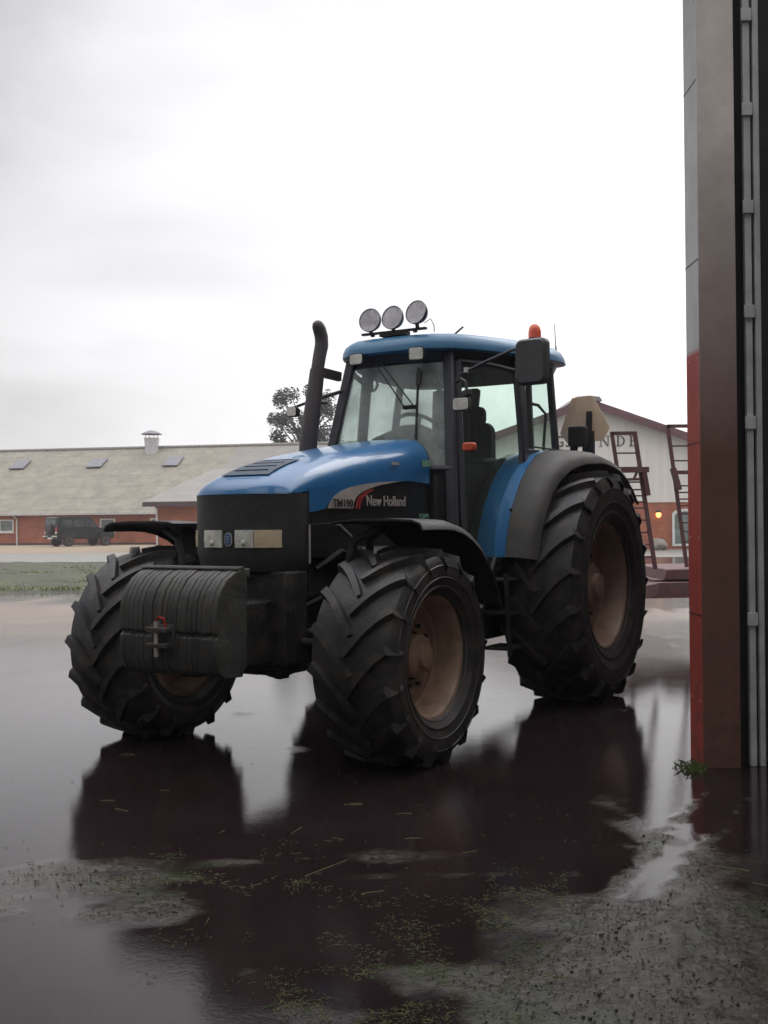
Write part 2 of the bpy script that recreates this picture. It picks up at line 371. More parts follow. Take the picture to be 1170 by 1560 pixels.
# blue flank below the shoulder line, down to the sweeping black boundary
LOW = [(1.45, 1.80), (1.62, 1.812), (1.78, 1.818), (2.2, 1.795), (2.58, 1.75), (2.70, 1.715), (2.79, 1.665), (2.86, 1.605), (2.95, 1.588), (3.06, 1.58)]
for sd in (1, -1):
    gr = []
    fx = [1.45, 1.6, 1.78, 2.0, 2.2, 2.4, 2.58, 2.70, 2.79, 2.86, 2.95, 3.05]
    for x in fx:
        w = interp(WH, x); z0 = interp(LOW, x); z1 = interp(ZS, x) + .004
        if z0 > z1: z0 = z1 - .012
        gr.append([(x, sd * (w + .002 - .004 * 0), lerp(z0, z1, t)) for t in (0, .33, .66, 1)])
    MB().sheet(gr, -.02 * sd).build('hood_flank', M['blue'], tr, smooth=True)
    # black side panel under it (set slightly inside)
    gr = []
    for x in [1.42, 1.6, 1.9, 2.3, 2.7, 3.0, 3.06]:
        w = interp(WH, x) - .012; z1 = interp(ZS, x) - .01
        gr.append([(x, sd * w, z) for z in (1.28, 1.45, 1.62, z1)])
    sp_ = MB().sheet(gr, -.02 * sd).build('side_panel', M['blackgloss'], tr, smooth=True)
    # black front cheek of the grille, wrapping round the nose
cheek = []
def nose_x(y): return 3.385 - .135 * (abs(y) / .385) ** 3.2
NY = [-.385, -.37, -.34, -.30, -.24, -.16, -.08, 0, .08, .16, .24, .30, .34, .37, .385]
def nose_ring(z, off=0.0, sc=1.0):
    back = 1.0
    pts = [(3.05 , -.392 * sc - off * .3, z)] + [(nose_x(y) + off, y * sc + (off if y > .36 else -off if y < -.36 else 0), z) for y in NY] + [(3.05, .392 * sc + off * .3, z)]
    return pts
zsn = [1.705, 1.66, 1.6, 1.5, 1.478, 1.35, 1.338, 1.28, 1.20]
grl = [nose_ring(z, off=-.0 - (0 if z > 1.3 else (1.3 - z) * .35)) for z in zsn]
grille = MB().sheet(grl, .02).build('grille', M['gmesh'], tr, smooth=True, angle=60)
# mesh bars of the grille
MB().bar((3.05, .408, 1.500), (2.35, .44, 1.528), .006, .006).build('trim_strip', M['fendergrey'], tr)
MB().bar((3.055, .402, 1.245), (3.055, .402, 1.50), .008, .012).build('trim_strip', M['silver'], tr)
# headlamps following the nose curve
def lamp(y0, y1, z0, z1, m, name='headlight', side_x=None):
    n = 8; rows = []
    for z in (z0, (z0 + z1) / 2, z1):
        rows.append([(nose_x(lerp(y0, y1, k / n)) + .012 + (.004 if z not in (z0, z1) else 0), lerp(y0, y1, k / n), z) for k in range(n + 1)])
    return MB().sheet(rows, -.02).build(name, m, grille, smooth=True)
lamp(-.215, -.055, 1.355, 1.468, M['headlamp'])
lamp(.055, .193, 1.355, 1.468, M['headlamp'])
lamp(.200, .355, 1.355, 1.468, M['amberlamp'])
lamp(-.372, -.335, 1.355, 1.468, M['markerlamp'], 'marker_light')
for y0, y1 in ((-.215, -.055), (.055, .193)):     # chrome bulb spots
    yc = (y0 + y1) / 2
    MB().lathe([(.001, .012), (.012, .01), (.02, .0)], Matrix.Translation((nose_x(yc) + .018, yc, 1.385)) @ Matrix.Rotation(R(90), 4, 'Y'), n=16).build('bulb', M['white'], grille, smooth=True)
# small oval badge between them: pale ring, blue centre, leaf-like bars
TB = Matrix.Translation((3.392, .0, 1.407)) @ Matrix(((0, 0, 1, 0), (1, 0, 0, 0), (0, 1, 0, 0), (0, 0, 0, 1)))
bd = MB(); bd.prism(rrect(.062, .09, .03), 'z', 0, .006, TB); badge = bd.build('badge', M['silver'], grille, bevel=.001)
bd = MB(); bd.prism(rrect(.046, .074, .022), 'z', .0065, .009, TB); bd.build('badge_field', M['blue'], badge)
bd = MB()
for q, (a, b2) in enumerate(((-.022, .006), (-.004, .018), (.012, .026))):
    bd.prism([(-.014, a), (.014, a + .006), (.014, a + .013), (-.014, a + .007)], 'z', .0095, .0115, TB)
bd.build('badge_mark', M['silver'], badge)
for sd in (1, -1):
    MB().tube([(3.05, sd * .392, z) for z in (1.25, 1.45, 1.6, 1.72)], .005, 6).build('panel_gap', M['deep_black'], tr)
sidepoly0 = MB(); sidepoly0.box(1.93, 2.03, .425, .431, 1.93, 1.95); sidepoly0.build('hood_emblem', M['silver'], hood)
for x in (1.55, 1.95, 2.35, 2.75):
    MB().tube([(x, .41, 1.50), (x, .432, 1.50)], .009, 8).build('panel_bolt', M['metalgrey'], tr)
for a_ in (20, 45, 70, 95):
    t = R(a_ + 14); MB().tube([(1.13 * math.cos(t), .88, .957 + 1.13 * math.sin(t) - .02), (1.145 * math.cos(t), .88, .957 + 1.165 * math.sin(t))], .012, 8).build('fender_bolt', M['black'], tr)
# dark louvre vent on the hood nose
vg = []
for x in (2.83, 2.93, 3.03, 3.13, 3.23):
    sfr = (x - 1.45) / (3.385 - 1.45); hw = interp([(2.83, .42), (3.23, .5)], x); ex = interp([(1.45, .42), (3.0, .45), (3.385, .5)], x); row = []
    for k in range(9):
        q = lerp(-hw, hw, k / 8); a = math.acos(math.copysign(abs(q) ** (1 / ex), q)); p = hood_at(a, sfr); row.append((p[0], p[1], p[2] + .005))
    vg.append(row)
vent = MB().sheet(vg, -.004).build('hood_vent', M['vent'], hood, smooth=True)
for r_ in vg[::1]:
    MB().tube([(p[0] + .02, p[1], p[2] + .000) for p in r_[1:-1]], .003, 5).build('louvre', M['vent'], vent, smooth=True)
# decals, left side
def side_y(x): return interp(WH, x) + .004
def sidepoly(pts, m, name, off=0.0, sd=1):
    vs = [(x, sd * (side_y(x) + off), z) for x, z in pts]; n = len(pts)
    b = MB(); b.v = vs + [(x, y - sd * .003, z) for x, y, z in vs]
    b.f = [tuple(range(n)), tuple(range(2 * n - 1, n - 1, -1))] + [(k, (k + 1) % n, (k + 1) % n + n, k + n) for k in range(n)]
    return b.build(name, m, tr)
swoosh = [(2.835, 1.607), (2.80, 1.650), (2.75, 1.692), (2.68, 1.722), (2.576, 1.752), (2.40, 1.778), (2.218, 1.795), (2.05, 1.806), (1.889, 1.813), (2.05, 1.794), (2.2, 1.775),
          (2.33, 1.748), (2.43, 1.718), (2.49, 1.685), (2.52, 1.645), (2.53, 1.607)]
sidepoly(swoosh, M['silver'], 'swoosh_decal')
arc = [(2.50, 1.607), (2.49, 1.645), (2.46, 1.685), (2.40, 1.718), (2.30, 1.748), (2.30, 1.742), (2.385, 1.712), (2.44, 1.68), (2.47, 1.645), (2.48, 1.607)]
sidepoly(arc, M['decalred'], 'red_arc_decal')
sidepoly([(x - .035, z) for x, z in arc], M['decalred'], 'red_arc_decal')
TS = lambda x, z, y: Matrix(((-1, 0, 0, x), (0, 0, 1, y), (0, 1, 0, z), (0, 0, 0, 1)))
ty = text_mesh('model_lettering', 'TM190', .075, M['decaldark'], tr, TS(2.795, 1.618, .413), sx=1.18, bold=.001)
text_mesh('maker_lettering', 'New Holland', .105, M['silver'], tr, TS(2.385, 1.628, .424), sx=.98, bold=.0012)
lbl = MB(); lbl.box(1.43, 1.57, .42, .424, 1.935, 1.985); lbl.build('green_label', M['green'], tr)
text_mesh('fleet_number', '1049', .062, M['green'], tr, TS(1.66, 1.53, .44), sx=1.3)

# --- front weights and carrier --------------------------------------
wprof = [(3.69, 1.215), (3.73, 1.235), (3.80, 1.222), (3.88, 1.180), (3.94, 1.115), (3.975, 1.04), (3.985, .96), (3.985, .872), (3.965, .858), (3.965, .848), (3.985, .835),
         (3.985, .70), (3.96, .635), (3.90, .60), (3.74, .59), (3.70, .66)]
nw = 20
for k in range(nw):
    y = -.385 + .77 * (k + .5) / nw; t = .77 / nw * .5 - .0016
    dz = random.uniform(-.004, .004); dx = random.uniform(-.004, .004)
    MB().prism([(a + dx, b_ + dz) for a, b_ in wprof], 'y', y - t, y + t).build('weight_plate', M['weight'], tr, bevel=.005)
wc = MB(); wc.box(3.15, 3.72, -.30, .30, .62, 1.02); wc.box(3.05, 3.3, -.38, .38, .6, 1.2)
wc.build('weight_carrier', M['chassis'], tr, bevel=.015)
MB().box(3.66, 3.70, -.385, .385, 1.18, 1.238).build('lock_bar', M['weight'], tr, bevel=.008)
MB().tube([(3.73, -.39, 1.238), (3.73, .385, 1.238)], .014, 8).build('lock_rod', M['weight'], tr, smooth=True)
MB().tube([(3.77, -.39, 1.236), (3.77, .385, 1.236)], .010, 8).build('lock_rod', M['weight'], tr, smooth=True)
pinb = MB(); pinb.box(3.985, 4.06, -.10, .06, .865, .895); pinb.box(3.985, 4.06, -.10, .06, .775, .80); pinb.box(3.98, 4.0, -.11, .07, .76, .91)
hit = pinb.build('tow_hitch', M['weight'], tr, bevel=.004)
MB().tube([(4.04, -.03, .72), (4.04, -.03, .93)], .014, 10).build('tow_pin', M['silver'], hit, smooth=True)
MB().tube([(4.04, -.03, .93), (4.05, .0, .96), (4.05, .04, .95), (4.045, .05, .90)], .007, 6).build('pin_handle', M['redlamp'], hit, smooth=True)

# --- chassis, engine, axles -----------------------------------------
c = MB(); c.box(.3, 3.15, -.24, .24, .55, 1.05); c.box(1.4, 3.0, -.33, .33, 1.0, 1.56); c.box(-.6, .6, -.3, .3, .6, 1.35); c.build('chassis', M['chassis'], tr, bevel=.03)
c = MB(); c.box(2.83, 3.02, -.66, .66, .56, .80); c.tube([(2.92, -.8, .667), (2.92, .8, .667)], .13, 16); c.lathe([(.001, .0), (.2, .0), (.21, .12), (.12, .25), (.001, .25)], Matrix.Translation((2.78, .0, .66)) @ Matrix.Rotation(R(90), 4, 'Y'), n=20)
for sd in (1, -1):
    c.box(2.76, 3.08, sd * .62 - .08, sd * .62 + .08, .44, .92); c.tube([(3.1, sd * .15, .74), (3.1, sd * .62, .72)], .035, 8)
c.build('front_axle', M['chassis'], tr, bevel=.02)
c = MB(); c.box(3.0, 3.12, -.2, .02, .50, .70); c.box(2.95, 3.05, .1, .16, .47, .62); c.build('axle_bracket', M['chassis'], tr, bevel=.01)
c = MB(); c.box(2.5, 3.1, -.18, .18, .50, .62); c.lathe([(.001, -.12), (.13, -.12), (.19, 0), (.13, .12), (.001, .12)], Matrix.Translation((2.93, -.02, .62)), n=20); c.build('differential', M['chassis'], tr, smooth=True)
MB().tube([(0, -.85, .957), (0, .85, .957)], .2, 20).build('rear_axle', M['chassis'], tr, smooth=True)
c = MB()   # fuel tank and battery box under the cab, left
c.prism(rrect(1.05, .5, .12, 5, 1.05, .82), 'y', .36, .72); c.build('fuel_tank', M['black'], tr, bevel=.02)
c = MB(); c.prism(rrect(1.05, .5, .12, 5, 1.05, .82), 'y', -.72, -.36); c.build('tool_box', M['black'], tr, bevel=.02)
for z, x0, x1 in ((.50, .84, 1.14), (.78, .86, 1.16), (1.04, .88, 1.2)):
    MB().box(x0, x1, .72, .96, z, z + .025).build('step', M['black'], tr, bevel=.004)
s_ = MB(); s_.bar((.84, .95, .46), (.90, .95, 1.1), .02, .05); s_.bar((1.14, .95, .46), (1.20, .95, 1.1), .02, .05); s_.build('step_frame', M['black'], tr)
# hoses and odd machinery to break up the engine bay side
for k, (pts, r_) in enumerate([([(2.9, .34, 1.2), (2.7, .42, 1.32), (2.4, .40, 1.2), (2.2, .36, 1.3)], .02), ([(3.0, .30, .95), (2.8, .42, 1.05), (2.5, .46, .9), (2.1, .40, .95)], .018),
                              ([(2.7, .36, 1.52), (2.66, .46, 1.42), (2.6, .52, 1.28), (2.58, .55, 1.12)], .014)]):
    MB().tube(pts, r_, 8).build('hose', M['black'], tr, smooth=True)
MB().tube([(2.1, .42, 1.25), (2.5, .42, 1.25)], .09, 16).build('filter_canister', M['black'], tr, smooth=True)
MB().box(1.75, 2.05, .30, .46, .9, 1.2).build('battery_box', M['black'], tr, bevel=.02)

# --- front fenders ----------------------------------------------------
def front_fender(sd):
    rows = []
    for a in [74, 82, 90, 98, 106, 114, 122, 130, 138, 146, 152]:
        t = R(a); rr = .80
        x = WB + rr * 1.22 * math.cos(t); z = .69 + rr * math.sin(t) * 1.03
        z = 1.512 if a < 92 else 1.512 - .00021 * (a - 92) ** 2 * .75
        row = []
        for k, (yy, dz) in enumerate(((.66, -.012), (.70, .0), (.85, .008), (1.05, .008), (1.24, .0), (1.295, -.02), (1.31, -.055))):
            row.append((x, sd * yy, z + dz))
        rows.append(row)
    f = MB().sheet(rows, .014 * sd).build('front_fender', M['black'], tr, smooth=True, angle=50)
    b = MB(); b.tube([(WB - .1, sd * .62, .75), (WB - .15, sd * .66, 1.1), (WB - .1, sd * .72, 1.40), (WB - .05, sd * .85, 1.47)], .028, 8)
    b.tube([(WB + .1, sd * .62, .75), (WB + .15, sd * .66, 1.1), (WB + .12, sd * .74, 1.40), (WB + .08, sd * .9, 1.47)], .028, 8)
    b.build('fender_bracket', M['black'], f, smooth=True)
front_fender(1); front_fender(-1)

# --- rear fenders -----------------------------------------------------
for sd in (1, -1):
    A = [-0, 8, 16, 24, 34, 44, 54, 64, 74, 84, 94, 104, 114, 124]
    def pt(a, y, dr=0):
        t = R(a + 14); rr = interp([(0, 1.10), (24, 1.13), (54, 1.17), (84, 1.125), (124, 1.14)], a) + dr
        return (rr * math.cos(t), sd * y, .957 + rr * math.sin(t))
    rows = [[pt(a, lerp(.63, .885, k / 4), -.012 if k in (0,) else 0) for k in range(5)] for a in A]
    MB().sheet(rows, .02 * sd).build('fender', M['blue'], tr, smooth=True, angle=50)
    YO = [(0, 1.10), (40, 1.12), (62, 1.22), (76, 1.33), (124, 1.35)]
    rows = [[pt(a, lerp(.887, interp(YO, a), q), dr) for q, dr in ((0, .0), (.25, -.002), (.5, -.010), (.76, -.030), (.94, -.070), (1, -.115))] for a in A]
    MB().sheet(rows, .018 * sd).build('fender_flare', M['fendergrey'], tr, smooth=True, angle=60)
    # inner wall closing the fender towards the cab
    inner = [pt(a, .56) for a in A]
    poly = [(p[0], p[2]) for p in inner] + [(-.5, 1.3), (.8, 1.2)]
    MB().prism(poly, 'y', sd * .545, sd * .626).build('fender_side', M['blackgloss'], tr)

# --- cab --------------------------------------------------------------
# plan points (x, y) and lean (dx, dy) to the top
ZB, ZTOP = 2.03, 2.80
def cp(x, y, dx, dy, z):
    t = (z - ZB) / (ZTOP - ZB); return Vector((x + dx * t, y - math.copysign(dy, y) * t, z))
PIL = {'a': (1.36, .565, -.17, .10), 'b': (.50, .81, -.03, .06), 'c': (-.10, .845, -.06, .08), 'r': (-.36, .50, -.03, .04)}
def pp(k, sd, z):
    x, y, dx, dy = PIL[k]; return cp(x, sd * y, dx, dy, z)
LOWZ = {'a': 1.30, 'b': 1.95, 'c': 2.02, 'r': 2.02}
for sd in (1, -1):
    for k, w, d in (('a', .055, .085), ('b', .115, .05), ('c', .05, .06), ('r', .05, .05)):
        dr = Vector((PIL[k][2] and 1, 0, 0))
        MB().bar(pp(k, sd, LOWZ[k] if k != 'a' else 1.45), pp(k, sd, 2.86), w, d, up=(0, 1, 0)).build('cab_pillar', M['frame'], tr, bevel=.01)
    # door: front frame (just behind the A pillar), lower glazing, sill
    a0 = pp('a', sd, ZB); a1 = pp('a', sd, 2.78); b0 = pp('b', sd, ZB); b1 = pp('b', sd, 2.72)
    def door_pt(u, z):      # u 0 at the A pillar, 1 at the B pillar, bowed outward
        A_ = pp('a', sd, max(z, 1.0)); B_ = pp('b', sd, max(z, 1.0)); p = A_.lerp(B_, u); p.z = z
        p.y += sd * .035 * math.sin(math.pi * u); return p
    fr = MB()
    fr.tube([door_pt(.13, 1.12), door_pt(.11, 1.6), door_pt(.10, 2.1), door_pt(.10, 2.45), door_pt(.10, 2.79)], .030, 8)
    fr.tube([door_pt(.10, 2.79), door_pt(.5, 2.785), door_pt(.92, 2.76)], .024, 8)
    fr.tube([door_pt(.92, 2.76), door_pt(.94, 2.2), door_pt(.93, 1.95), door_pt(.70, 1.62), door_pt(.48, 1.25), door_pt(.40, 1.12), door_pt(.13, 1.12)], .022, 8)
    door = fr.build('door_frame', M['frame'], tr, smooth=True)
    rows = []
    for z, u1 in ((1.13, .40), (1.25, .48), (1.62, .70), (1.95, .92), (2.2, .93), (2.45, .925), (2.765, .92)):
        rows.append([door_pt(lerp(.12, u1, k / 6), z) for k in range(7)])
    MB().sheet(rows, .005 * sd).build('door_glass', M['glass'], door, smooth=True)
    MB().prism([(1.26, 1.13), (1.24, 1.98), (.60, 1.98), (.60, 1.66), (.80, 1.25), (.9, 1.13)], 'y', sd * .50, sd * .515).build('door_shade_panel', M['deep_black'], door)  # dark panel added behind the lower glass to keep the door black
    MB().bar(door_pt(.72, 1.72) + Vector((0, sd * .03, 0)), door_pt(.60, 1.66) + Vector((0, sd * .03, 0)), .02, .03).build('door_handle', M['black'], door, bevel=.004)
    # rear quarter window
    rows = [[pp('b', sd, z).lerp(pp('c', sd, z), t) for t in (.03, .35, .65, .97)] for z in (2.10, 2.3, 2.5, 2.79)]
    MB().sheet(rows, .005 * sd).build('quarter_window', M['glass'], tr, smooth=True)
    q = MB(); q.bar(pp('b', sd, 2.085), pp('c', sd, 2.085), .05, .05); q.build('window_rail', M['frame'], tr, bevel=.008)
    # rear corner glazing
    rows = [[pp('c', sd, z).lerp(pp('r', sd, z), t) for t in (.05, .5, .95)] for z in (2.1, 2.4, 2.79)]
    MB().sheet(rows, .005 * sd).build('corner_window', M['glass'], tr, smooth=True)
    MB().bar(pp('c', sd, 2.085), pp('r', sd, 2.085), .05, .05).build('window_rail', M['frame'], tr, bevel=.008)
# windscreen, bowed forward
rows = []
for z in (1.92, 2.03, 2.2, 2.4, 2.6, 2.78):
    L_ = pp('a', 1, z); R_ = pp('a', -1, z)
    rows.append([L_.lerp(R_, k / 10) + Vector((.075 * math.sin(math.pi * k / 10), 0, 0)) for k in range(11)])
wsn = MB().sheet(rows, .006).build('windscreen', M['windscreen'], tr, smooth=True)
MB().tube([r + Vector((.004, 0, -.0)) for r in rows[0]], .028, 8).build('windscreen_rail', M['frame'], tr, smooth=True)
# rear window
rows = [[pp('r', 1, z).lerp(pp('r', -1, z), k / 6) - Vector((.05 * math.sin(math.pi * k / 6), 0, 0)) for k in range(7)] for z in (2.0, 2.3, 2.6, 2.80)]
MB().sheet(rows, .006).build('rear_window', M['glass'], tr, smooth=True)
MB().tube([r for r in rows[0]], .03, 8).build('window_rail', M['frame'], tr, smooth=True)
# cowl / lower cab body
c = MB(); c.box(.95, 1.42, -.47, .47, 1.3, 1.93); c.box(-.35, .5, -.545, .545, 1.2, 2.02); c.box(.4, 1.36, -.56, .56, 1.05, 1.12); c.box(.4,.55,-.54,.54,1.1,1.55)
c.build('cab_body', M['black'], tr, bevel=.02)
# header band under the roof
def roof_outline(k=1.0, dx=0.0):
    pts = [(1.37, 0), (1.365, .2), (1.33, .38), (1.22, .52), (1.05, .62), (.8, .71), (.5, .79), (.1, .84), (-.25, .86), (-.45, .80), (-.54, .62), (-.58, .3), (-.59, 0)]
    pts = pts + [(x, -y) for x, y in pts[-2:0:-1]]
    cx = .4
    return [((x - cx) * (1 + (k - 1) * 1.0) + cx + dx, y * k) for x, y in pts]
def ring(k, z, dx=0, tilt=0.0): return [(x, y, z + tilt * (x - .4)) for x, y in roof_outline(k, dx)]
MB().loft([ring(.87, 2.795), ring(.90, 2.83), ring(.93, 2.90)], cap=True).build('roof_header', M['frame'], tr, smooth=True)
MB().loft([ring(.86, 2.892, 0, -.02), ring(.985, 2.885, 0, -.02), ring(1.005, 2.90, 0, -.02), ring(1.0, 2.935, 0, -.02), ring(.975, 2.985, 0, -.02), ring(.92, 3.025, 0, -.02), ring(.75, 3.048, 0, -.02), ring(.4, 3.056, 0, -.02)]).build('roof', M['roofblue'], tr, smooth=True, angle=50)
# headliner
MB().loft([ring(.84, 2.78), ring(.84, 2.793)]).build('headliner', M['interior'], tr)
# interior: dashboard, steering wheel, seat, posts
c = MB()
c.loft([[(x, y * w, z0 + (z1 - z0) * zz) for y, zz in ((-1, 0), (-1, .6), (-.7, .92), (-.3, 1), (.3, 1), (.7, .92), (1, .6), (1, 0))] for x, w, z0, z1 in
        ((1.32, .40, 1.8, 2.12), (1.15, .40, 1.8, 2.24), (.98, .26, 1.8, 2.32), (.92, .2, 1.8, 2.27))])
c.build('dashboard', M['interior'], tr, smooth=True)
sw = MB(); Tm = Matrix.Translation((.86, 0, 2.28)) @ Matrix.Rotation(R(-38), 4, 'Y')
sw.lathe([(.20 + .016 * math.cos(a), .016 * math.sin(a)) for a in [2 * math.pi * k / 8 for k in range(8)]], Tm, n=32, closed=True)
for k in range(3):
    a = 2 * math.pi * k / 3 + .5; sw.tube([Tm @ Vector((0, 0, -.03)), Tm @ Vector((.2 * math.cos(a), .2 * math.sin(a), 0))], .012, 6)
sw.tube([Tm @ Vector((0, 0, -.02)), Tm @ Vector((.0, 0, -.4))], .03, 8)
sw.build('steering_wheel', M['seat'], tr, smooth=True)
c = MB(); c.prism(rrect(.52, .5, .08, 4, .12, 0), 'z', 1.72, 1.86)
c.prism(rrect(.46, .58, .1, 4, 0, 2.12), 'x', -.18, -.05); c.prism(rrect(.26, .18, .06, 4, 0, 2.47), 'x', -.2, -.11)
c.box(.0, .3, -.2, .2, 1.1, 1.74)
for sd in (1, -1): c.prism(rrect(.36, .07, .03, 3, .15, 2.03), 'y', sd * .27, sd * .34)
c.build('driver_seat', M['seat'], tr, bevel=.02)
c = MB()
c.bar((-.28, -.42, 1.7), (-.33, -.40, 2.75), .16, .12); c.bar((-.28, -.08, 2.35), (-.34, -.06, 2.75), .10, .08); c.box(-.3, .2, -.55, -.36, 1.7, 1.98)
c.build('interior_console', M['interior'], tr, bevel=.02)
MB().tube([(.3, -.5, 2.0), (.32, -.52, 2.3), (.25, -.54, 2.5)], .014, 6).build('lever', M['seat'], tr, smooth=True)
MB().tube([(-.1, .72, 2.1), (-.12, .74, 2.45), (.0, .72, 2.52), (.15, .72, 2.52)], .014, 6).build('grab_rail', M['seat'], tr, smooth=True)
MB().prism(rrect(.30, .11, .05, 4), 'z', -.01, .01, Matrix.Translation((.9, .46, 2.66)) @ Matrix.Rotation(R(80), 4, 'Y') @ Matrix.Rotation(R(90), 4, 'Z')).build('interior_mirror', M['seat'], tr)
fan = MB()
for y in (-.30, .33):
    Tm = Matrix.Translation((1.12, y, 2.66)) @ Matrix.Rotation(R(90), 4, 'Y')
    fan.lathe([(.055 + .010 * math.cos(a), .018 * math.sin(a)) for a in [2 * math.pi * k / 8 for k in range(8)]], Tm, n=20, closed=True)
    fan.bar((1.12, y, 2.60), (1.12, y, 2.73), .02)
fan.build('cab_fan', M['seat'], tr, smooth=True)

# --- wiper on the windscreen
def ws(u, z, off=.03):
    i = u * 10; L_ = pp('a', 1, z); R_ = pp('a', -1, z); return L_.lerp(R_, u) + Vector((.075 * math.sin(math.pi * u) + off, 0, 0))
w_ = MB(); w_.tube([ws(.60, 2.80, .05), ws(.28, 2.44)], .006, 5); w_.tube([ws(.66, 2.80, .05), ws(.33, 2.40)], .006, 5)
w_.build('wiper_arm', M['blackgloss'], tr, smooth=True)
w_ = MB(); w_.bar(ws(.25, 2.74, .02), ws(.25, 2.16, .015), .012, .02); w_.bar(ws(.36, 2.42), ws(.24, 2.42), .03, .03); w_.bar(ws(.24, 2.7, .03), ws(.24, 2.6, .03), .04, .02)
w_.build('wiper_blade', M['blackgloss'], tr)

# --- lamps on roof header
def work_lamp(x, y, z, w, h, rz=0, parent=tr, lens='headlamp'):
    T = Matrix.Translation((x, y, z)) @ Matrix.Rotation(R(rz), 4, 'Z')
    b = MB(); b.loft([[(-.07, a * .7, b_ * .7) for a, b_ in rrect(w, h, .02)], [(-.02, a, b_) for a, b_ in rrect(w, h, .02)], [(.0, a, b_) for a, b_ in rrect(w, h, .02)]])
    b.v = [tuple(T @ Vector(p)) for p in b.v]; o = b.build('work_lamp', M['black'], parent, smooth=True)
    b = MB(); b.prism(rrect(w * .88, h * .84, .018), 'x', .0015, .008, T); b.build('lens', M[lens], o, bevel=.002)
    return o
work_lamp(1.385, -.285, 2.838, .145, .095, -8)
work_lamp(1.40, .285, 2.835, .13, .11, 8)
# three round spot lamps on a bar
b = MB(); b.bar((1.26, -.30, 3.055), (1.26, .30, 3.055), .035, .018)
for y in (-.2, .0, .2): b.bar((1.26, y, 3.03), (1.26, y, 3.062), .03, .02)
b.box(1.20, 1.29, -.12, .12, 3.02, 3.05)
lb = b.build('light_bar', M['blackgloss'], tr)
for y, z, tz, tt in ((-.215, 3.165, 14, 6), (.0, 3.165, 10, 4), (.222, 3.185, 6, 2)):
    Tm = Matrix.Translation((1.27, y, z)) @ Matrix.Rotation(R(tz - 12), 4, 'Z') @ Matrix.Rotation(R(90 + tt - 14), 4, 'Y')
    s_ = MB(); s_.lathe([(.001, -.085), (.04, -.08), (.075, -.05), (.096, -.01), (.0985, .012), (.0975, .02), (.096, .012)], Tm, n=36)
    s_.bar(Tm @ Vector((.09, 0, -.02)), Vector((1.26, y, 3.06)), .02, .03)
    so = s_.build('spot_lamp', M['blackgloss'], tr, smooth=True)
    s_ = MB(); s_.lathe([(.001, -.058), (.02, -.056), (.05, -.043), (.075, -.02), (.092, .008)], Tm, n=36); s_.build('reflector', M['chrome'], so, smooth=True)
    s_ = MB(); s_.lathe([(.001, .019), (.05, .016), (.0955, .0125)], Tm, n=36); s_.build('lens', M['lens'], so, smooth=True)
    s_ = MB(); s_.tube([Tm @ Vector((0, 0, -.055)), Tm @ Vector((0, 0, -.01))], .012, 10); s_.build('bulb', M['white'], so, smooth=True)
MB().tube([(1.25, .28, 3.10), (1.24, .33, 3.13), (1.22, .35, 3.08), (1.2, .34, 3.03)], .004, 5).build('lamp_cable', M['black'], tr, smooth=True)
MB().tube([(1.02, .42, 3.02), (1.0, .50, 3.085)], .008, 6).build('short_aerial', M['black'], tr)
# beacon and antenna at the back of the roof
b = MB(); b.lathe([(.001, .0), (.065, 0), (.065, .04), (.05, .05), (.05, .17), (.001, .17)], Matrix.Translation((-.22, .60, 2.98)), n=24); be = b.build('beacon', M['black'], tr, smooth=True)
b = MB(); b.lathe([(.058, .17), (.058, .22), (.05, .265), (.03, .29), (.001, .298)], Matrix.Translation((-.22, .60, 2.98)), n=24); b.build('beacon_dome', M['orange'], be, smooth=True)
MB().tube([(-.42, .72, 2.97), (-.42, .72, 3.04), (-.43, .715, 3.10), (-.44, .70, 3.30)], [.012, .012, .005, .003], 6).build('antenna', M['black'], tr, smooth=True)
# --- mirrors
T = Matrix.Translation((1.20, 1.19, 2.72)) @ Matrix.Rotation(R(-6), 4, 'Z')
b = MB(); b.loft([[(-.03, a * .93, b_ * .93) for a, b_ in rrect(.27, .35, .05)], [(-.02, a, b_) for a, b_ in rrect(.27, .35, .05)], [(.03, a, b_) for a, b_ in rrect(.27, .35, .055)], [(.055, a * .86, b_ * .9) for a, b_ in rrect(.27, .35, .055)]])
b.v = [tuple(T @ Vector(p)) for p in b.v]; mo = b.build('mirror', M['mirror'], tr, smooth=True)
b = MB(); b.prism(rrect(.24, .32, .04), 'x', -.036, -.031, T); b.build('mirror_glass', M['chrome'], mo)
MB().tube([(1.26, .60, 2.66), (1.28, .80, 2.73), (1.22, 1.02, 2.82), (1.2, 1.12, 2.84)], .013, 8).build('mirror_arm', M['frame'], tr, smooth=True)
MB().lathe([(.001, -.02), (.02, -.02), (.022, .02), (.001, .022)], Matrix.Translation((1.27, .66, 2.69)), n=12).build('arm_joint', M['white'], tr, smooth=True)
T = Matrix.Translation((1.15, -1.0, 2.55))
b = MB(); b.prism(rrect(.02, .02, .005), 'z', 0, .02, T)
# left door work lamp on a curved tube, rod and orange indicator below
MB().tube([(1.42, .64, 2.58), (1.44, .70, 2.60), (1.46, .75, 2.57), (1.48, .765, 2.50), (1.48, .76, 2.45)], .012, 8).build('lamp_bracket', M['black'], tr, smooth=True)
MB().bar((1.45, .71, 2.47), (1.50, .80, 2.49), .05, .05).build('bracket_clamp', M['black'], tr, bevel=.006)
work_lamp(1.52, .735, 2.40, .145, .105, 0)
MB().tube([(1.47, .785, 2.45), (1.47, .785, 2.12)], .010, 8).build('indicator_rod', M['black'], tr, smooth=True)
MB().prism(rrect(.10, .065, .02, 4, .785, 2.075), 'x', 1.45, 1.51).build('indicator', M['orange'], tr, bevel=.01)
